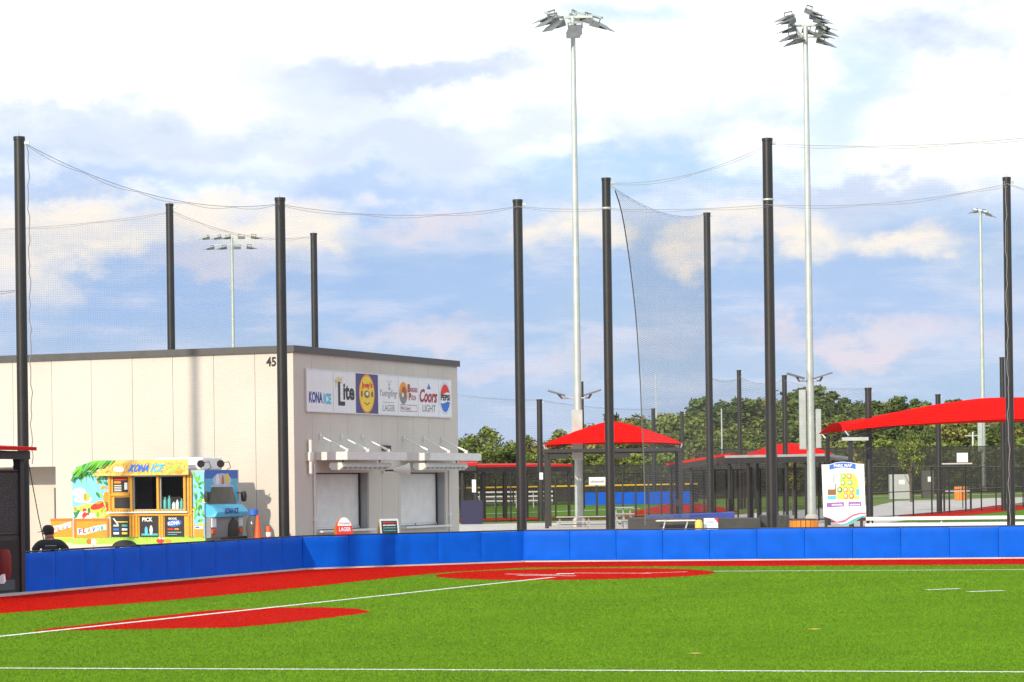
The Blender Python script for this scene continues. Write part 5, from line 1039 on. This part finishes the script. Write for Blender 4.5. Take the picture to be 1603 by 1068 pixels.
# ------------------------------------------------------------------ park map sign
mp_ = thing('park_map_sign', 'white shield shaped park map sign with a blue header, standing over the blue wall', 'sign', (at(1321, 825, 92).x, 92, 0.35), rad(-4))
q = lambda px, py: ((px - 1321.5) * 92 / F, at(1321, py, 92).z - .35)
outl = [(1288, 727), (1300, 727), (1310, 724), (1321, 723), (1332, 724), (1342, 726), (1354, 727), (1355.5, 808), (1345, 813), (1335, 820), (1323, 823), (1312, 819), (1300, 812), (1290, 808)]
MB().prism([(q(*p)[0], -0.05, q(*p)[1]) for p in outl], (0, .04, 0)).build('board', 'white', mp_)
pr = Print('-y', -0.052); Q = lambda pts, m: pr.shp([q(*p) for p in pts], m)
Q([(1300, 728), (1310, 725), (1321, 724), (1332, 725), (1341, 727), (1341, 735), (1332, 733), (1321, 732), (1310, 733), (1300, 735.5)], 'p_blue')
Q([(1317, 741), (1337, 741), (1344, 750), (1346, 768), (1346, 782), (1311, 782), (1311, 765), (1316, 760)], 'p_sand'); Q([(1314, 741), (1313, 741), (1306, 744), (1304, 755), (1307, 755), (1308, 746)], 'p_lgrey'); Q([(1308, 757), (1310, 757), (1310, 768), (1308, 768)], 'p_grey')
Q([(1297, 766), (1310, 766), (1310, 775), (1297, 775)], 'p_brown'); Q([(1297, 776), (1310, 776), (1310, 782), (1297, 782)], 'p_cyan'); Q([(1341, 765), (1346, 766), (1346, 776), (1341, 776)], 'p_cyan')
for x, y, cc in ((1322, 746, 'p_green'), (1331, 746, 'p_orange'), (1321, 756, 'p_green'), (1332, 756, 'p_green'), (1316, 767, 'p_dgreen'), (1325, 767, 'p_orange'), (1334, 767, 'p_orange'), (1325, 777, 'p_orange'), (1334, 777, 'p_dorange')):
    cx_, cz_ = q(x, y); pr.shp(ell(cx_, cz_, .085, .10, 12), cc); pr.shp(ell(cx_ - .01, cz_ + .01, .045, .055, 10), 'p_white')
Q([(1295, 787), (1322, 786), (1322, 793), (1295, 794)], 'p_violet'); Q([(1329, 786), (1349, 786), (1349, 792.5), (1329, 793)], 'p_violet')
Q([(1290, 807), (1300, 811), (1311, 816.5), (1322, 814), (1335, 806), (1346, 803), (1355.3, 803), (1355.3, 805), (1346, 805.5), (1335, 809), (1322, 818), (1312, 818.5), (1300, 812)], 'p_pink'); Q([(1316, 821), (1326, 819), (1336, 813), (1346, 809), (1355.3, 807), (1355.3, 808), (1345, 813), (1335, 819.5), (1323, 822.5)], 'p_teal')
pr.build('map_print', mp_)
text(mp_, 'PARK MAP', (q(1307, 0)[0], q(1335, 0)[0], q(0, 732)[1] * 0 + q(1321, 731.5)[1], q(1321, 726.5)[1]), '-y', -0.08, 'white', bold=.03)
strokes(mp_, (q(1303, 0)[0], q(1320, 0)[0], q(1321, 792)[1], q(1321, 788)[1]), 1, '-y', -0.064, 'p_white', 3); strokes(mp_, (q(1331, 0)[0], q(1347, 0)[0], q(1321, 792)[1], q(1321, 788)[1]), 1, '-y', -0.064, 'p_white', 4)
for x in (-.62, .62): MB().box(x - .05, x + .05, -.005, .09, 0, q(1321, 735)[1]).build('post', 'black', mp_)
for z in (1.3, 1.9): MB().box(-.57, .57, .0, .05, z, z + .06).build('crossbar', 'black', mp_)
# other signs and boxes
def board(label, px0, py0, px1, py1, D, m='white', txt=None, tm='p_grey', post=True, cat='sign', name='notice_board'):
    a, b = at(px0, py1, D), at(px1, py0, D); w, h = b.x - a.x, b.z - a.z; t = thing(name, label, cat, ((a.x + b.x) / 2, D, tz(D)), 0); zb = a.z - tz(D)
    MB().box(-w / 2, w / 2, -.02, .02, zb, zb + h).build('panel', m, t, bevel=.01)
    if txt: strokes(t, (-w * .42, w * .42, zb + h * .25, zb + h * .7), 1, '-y', -.022, tm, 6)
    if post: MB().box(-.03, .03, .025, .07, 0, zb + h * .8).build('post', 'black', t)
    return t
board('white notice board with a line of text hung on the fence by the mast', 922, 747, 948, 760, 142, txt=True, post=True)
board('small white notice on the post left of the red hip canopy', 844.5, 740, 850, 751, 139.5)
board('narrow white sign on the fence post beside the beige building', 739, 751, 745, 771, 136)
board('white basketball like backboard above the far gate', 1498, 709, 1515, 724, 172)
board('pale sign box at the foot of the wooded hill', 1371, 695, 1390, 706, 262, m='p_lav')
gt = thing('field_gate', 'black gate with a wooden top bar in the right fence', 'gate', tuple(fp(1499, 158)), 0.1); gw = 0.82; gh = at(1499, 727, 158).z - tz(158)
for x in (-gw, gw): MB().box(x - .05, x + .05, -.05, .05, 0, gh).build('post', 'black', gt)
MB().box(-gw - .1, gw + .1, -.08, .08, gh, gh + .08).build('top_bar', 'conc', gt); MB().box(-gw, gw, -.03, .03, gh * .42, gh * .42 + .08).build('mid_bar', 'alu', gt)
for px0, px1, py0, D, lb in ((1393, 1424, 743, 215, 'grey green utility cabinet with a warning label, wider one'), (1444, 1462, 737, 218, 'dark utility cabinet in front of the windscreen fence')):
    a, b = at(px0, py0, D), at(px1, py0, D); t = thing('utility_cabinet', lb, 'cabinet', (a.x, D, tz(D))); w = b.x - a.x; MB().box(0, w, 0, .8, 0, a.z - tz(D)).build('housing', 'p_lgrey' if px0 < 1400 else 'coping', t, bevel=.03); MB().box(w * .45, w * .75, -.012, -.002, (a.z - tz(D)) * .6, (a.z - tz(D)) * .78).build('label_plate', 'white', t)
for px, pyt, D, lb in ((1524, 676, 290, 'grey utility pole at the foot of the wooded hill'),):
    b = at(px, 760, D); t = thing('utility_pole', lb, 'pole', (b.x, D, tz(D))); zt = at(px, pyt, D).z - tz(D); MB().tube((0, 0, 0), (0, 0, zt), .16, .12, 8).build('shaft', 'galv', t); MB().box(-.9, .9, -.06, .06, zt - .5, zt - .38).build('crossarm', 'galv', t)

# ------------------------------------------------------------------ trees
def tree_kind(seed, h, w, m, n=2600, leaf=0.30, low=0.2, conic=False):
    r = np.random.default_rng(seed); rr = random.Random(seed); tm = MB(); tr = w * 0.045
    tm.tube((0, 0, 0), (rr.uniform(-.1, .1), 0, h * .45), tr, tr * .7, 8); cent = []
    nb = 5 if conic else 20
    for k in range(nb):
        t = rr.random(); z = h * (low + (1 - low) * (0.1 + 0.82 * t)); prof = (1 - t) if conic else math.sqrt(max(0.05, 1 - (1.7 * t - 0.75) ** 2)); a = rr.uniform(0, 6.28); d = w * .5 * prof * rr.uniform(.35, .8)
        c_ = np.array([d * math.cos(a), d * math.sin(a), z]); s_ = w * rr.uniform(.13, .24) * (0.6 if t > .8 else 1); cent.append((c_, s_))
        tm.tube((0, 0, h * (.2 + .25 * rr.random())), tuple(c_ * .9), tr * .4, tr * .1, 5)
    P_ = []; Nn = []
    for c_, s_ in cent:
        k = n // nb; d = r.normal(size=(k, 3)); d /= np.linalg.norm(d, axis=1)[:, None]; rad_ = s_ * r.uniform(.3, 1.4, k)[:, None]; P_.append(c_ + d * rad_ * np.array([1, 1, .8])); Nn.append(d)
    P_ = np.concatenate(P_); Nn = np.concatenate(Nn); k = len(P_)
    nrm = Nn + r.normal(size=(k, 3)) * .55; nrm /= np.linalg.norm(nrm, axis=1)[:, None]; ref = r.normal(size=(k, 3)); a = np.cross(nrm, ref); a /= np.linalg.norm(a, axis=1)[:, None]; b = np.cross(nrm, a)
    s_ = (leaf * r.uniform(.5, 1.2, k))[:, None]; v = np.stack([P_ - a * s_, P_ - b * s_ * .55, P_ + a * s_, P_ + b * s_ * .55], 1).reshape(-1, 3)
    P_z = v[:, 2]; v[:, 2] = np.maximum(P_z, .15)
    t = thing('tree', 'leafy tree', 'tree'); tm.build('trunk', 'bark', t); c_ = raw_tris('crown', v, r.random(k), m, 4); c_.parent = t
    return t
kinds = [tree_kind(11, 8, 6.0, 'leaf', 3000, .26, .12), tree_kind(12, 10, 7.5, 'leaf2', 3400, .32, .15), tree_kind(13, 9, 7, 'leaf3', 3000, .30, .12), tree_kind(14, 11, 7, 'leaf2', 3400, .32, .1), tree_kind(15, 7, 7.5, 'leaf', 3000, .28, .05)]
LB = {'row': '%s tree in the row beyond the far field fence', 'hill': '%s tree in the wood covering the hill', 'bush': 'low rounded %s bush along the foot of the trees', 'left': 'loose leafy %s tree between the beige building and the red hip canopy'}
used = set()
def plant(k, x, y, s, which, ky=1.0, zoff=-0.15, label=None):
    rz = random.uniform(0, 6.28); root = kinds[k]; loc = (x, y, hill(x, y) + zoff); sc = (s, s, s * ky)
    if k not in used: used.add(k); o = root; o.location = loc; o.rotation_euler = (0, 0, rz); o.scale = sc
    else: o = dup(root, loc, rz, scale=sc)
    o['label'] = label or LB[which] % {'leaf': 'bright green', 'leaf2': 'dark green', 'leaf3': 'yellowish olive'}[[c_ for c_ in root.children if c_.name.startswith('crown')][0].data.materials[0].name.replace('leaf_green', 'leaf').replace('leaf_dark', 'leaf2').replace('leaf_olive', 'leaf3')]; o['group'] = {'row': 'trees beyond the far field', 'hill': 'trees of the wooded hill', 'bush': 'low bushes before the hill', 'left': 'trees right of the building'}[which]; return o
KH = [8, 10, 9, 11, 7]
def by_top(px, py, D, k, which, wide=1.0):
    p = at(px, py, D); z = hill(p.x, D); s = max((p.z - z) / KH[k] * 1.13, .3); o = plant(k, p.x, D, s * wide, which, 1 / wide); return o
for px, py, D, k in ((716, 696, 262, 0), (738, 690, 268, 4), (762, 681, 255, 0), (786, 700, 270, 2), (812, 692, 262, 0), (836, 690, 270, 1), (862, 686, 262, 2), (880, 684, 275, 0)): by_top(px, py, D, k, 'left', 1.15)
for px, py, D, k in ((905, 684, 268, 2), (930, 676, 276, 0), (952, 668, 285, 2), (978, 655, 290, 1), (1003, 655, 295, 2), (1030, 647, 300, 2), (1052, 662, 280, 0), (1075, 660, 276, 4), (1090, 668, 262, 0)): by_top(px, py, D, k, 'row', 1.15)
for px, py, D, k in ((1100, 634, 322, 1), (1118, 626, 330, 3), (1142, 632, 325, 1), (1165, 628, 335, 2), (1190, 634, 330, 1), (1210, 628, 340, 3), (1232, 622, 352, 1), (1252, 612, 360, 3), (1272, 614, 352, 1), (1292, 618, 348, 3)): by_top(px, py, D, k, 'hill', 1.2)
for i, px in enumerate(range(1305, 1640, 17)): by_top(px + random.uniform(-5, 5), 624 + (px - 1305) * 0.045 + random.uniform(-5, 6), 372 + random.uniform(-14, 18), (1, 3, 1, 3, 2)[i % 5], 'hill', 1.25)
for i in range(46):                                   # lower slope of the wood
    px = 1085 + (i % 23) * 24 + random.uniform(-8, 8); D = 306 + (i // 23) * 26 + random.uniform(-8, 8); by_top(px, 668 - (i // 23) * 16 + random.uniform(-9, 9), D, (1, 3, 2, 0, 1)[i % 5], 'hill', 1.3)
for i in range(26):
    px = 700 + i * 36 + random.uniform(-10, 10)
    if px < 1660: by_top(px, (706 if px < 1250 else 694) + random.uniform(-7, 7), 258 + random.uniform(-2, 6), (4, 0, 2)[i % 3], 'bush', 1.4)
kinds.append(tree_kind(21, 4, 1.3, 'leaf3', 900, .10, .12, True)); KH.append(4)
p = at(1341, 698, 190); plant(5, p.x, 190, (p.z - tz(190)) / 3.6, 'row', label='narrow yellow green young tree left above the map sign')
kinds.append(tree_kind(22, 5.5, 2.0, 'leaf', 1100, .13, .38)); KH.append(5.5)
p = at(1425, 672, 200); plant(6, p.x, 200, (p.z - tz(200)) / 5.5, 'row', label='young tree with a bare stem on the grass strip under the wide red canopy')
kinds.append(tree_kind(23, 4, 1.6, 'leaf3', 900, .11, .2, True)); KH.append(4)
p = at(1240, 712, 150); plant(7, p.x, 150, (p.z - tz(150)) / 4, 'row', label='yellow green sapling seen above the far dugout roof')
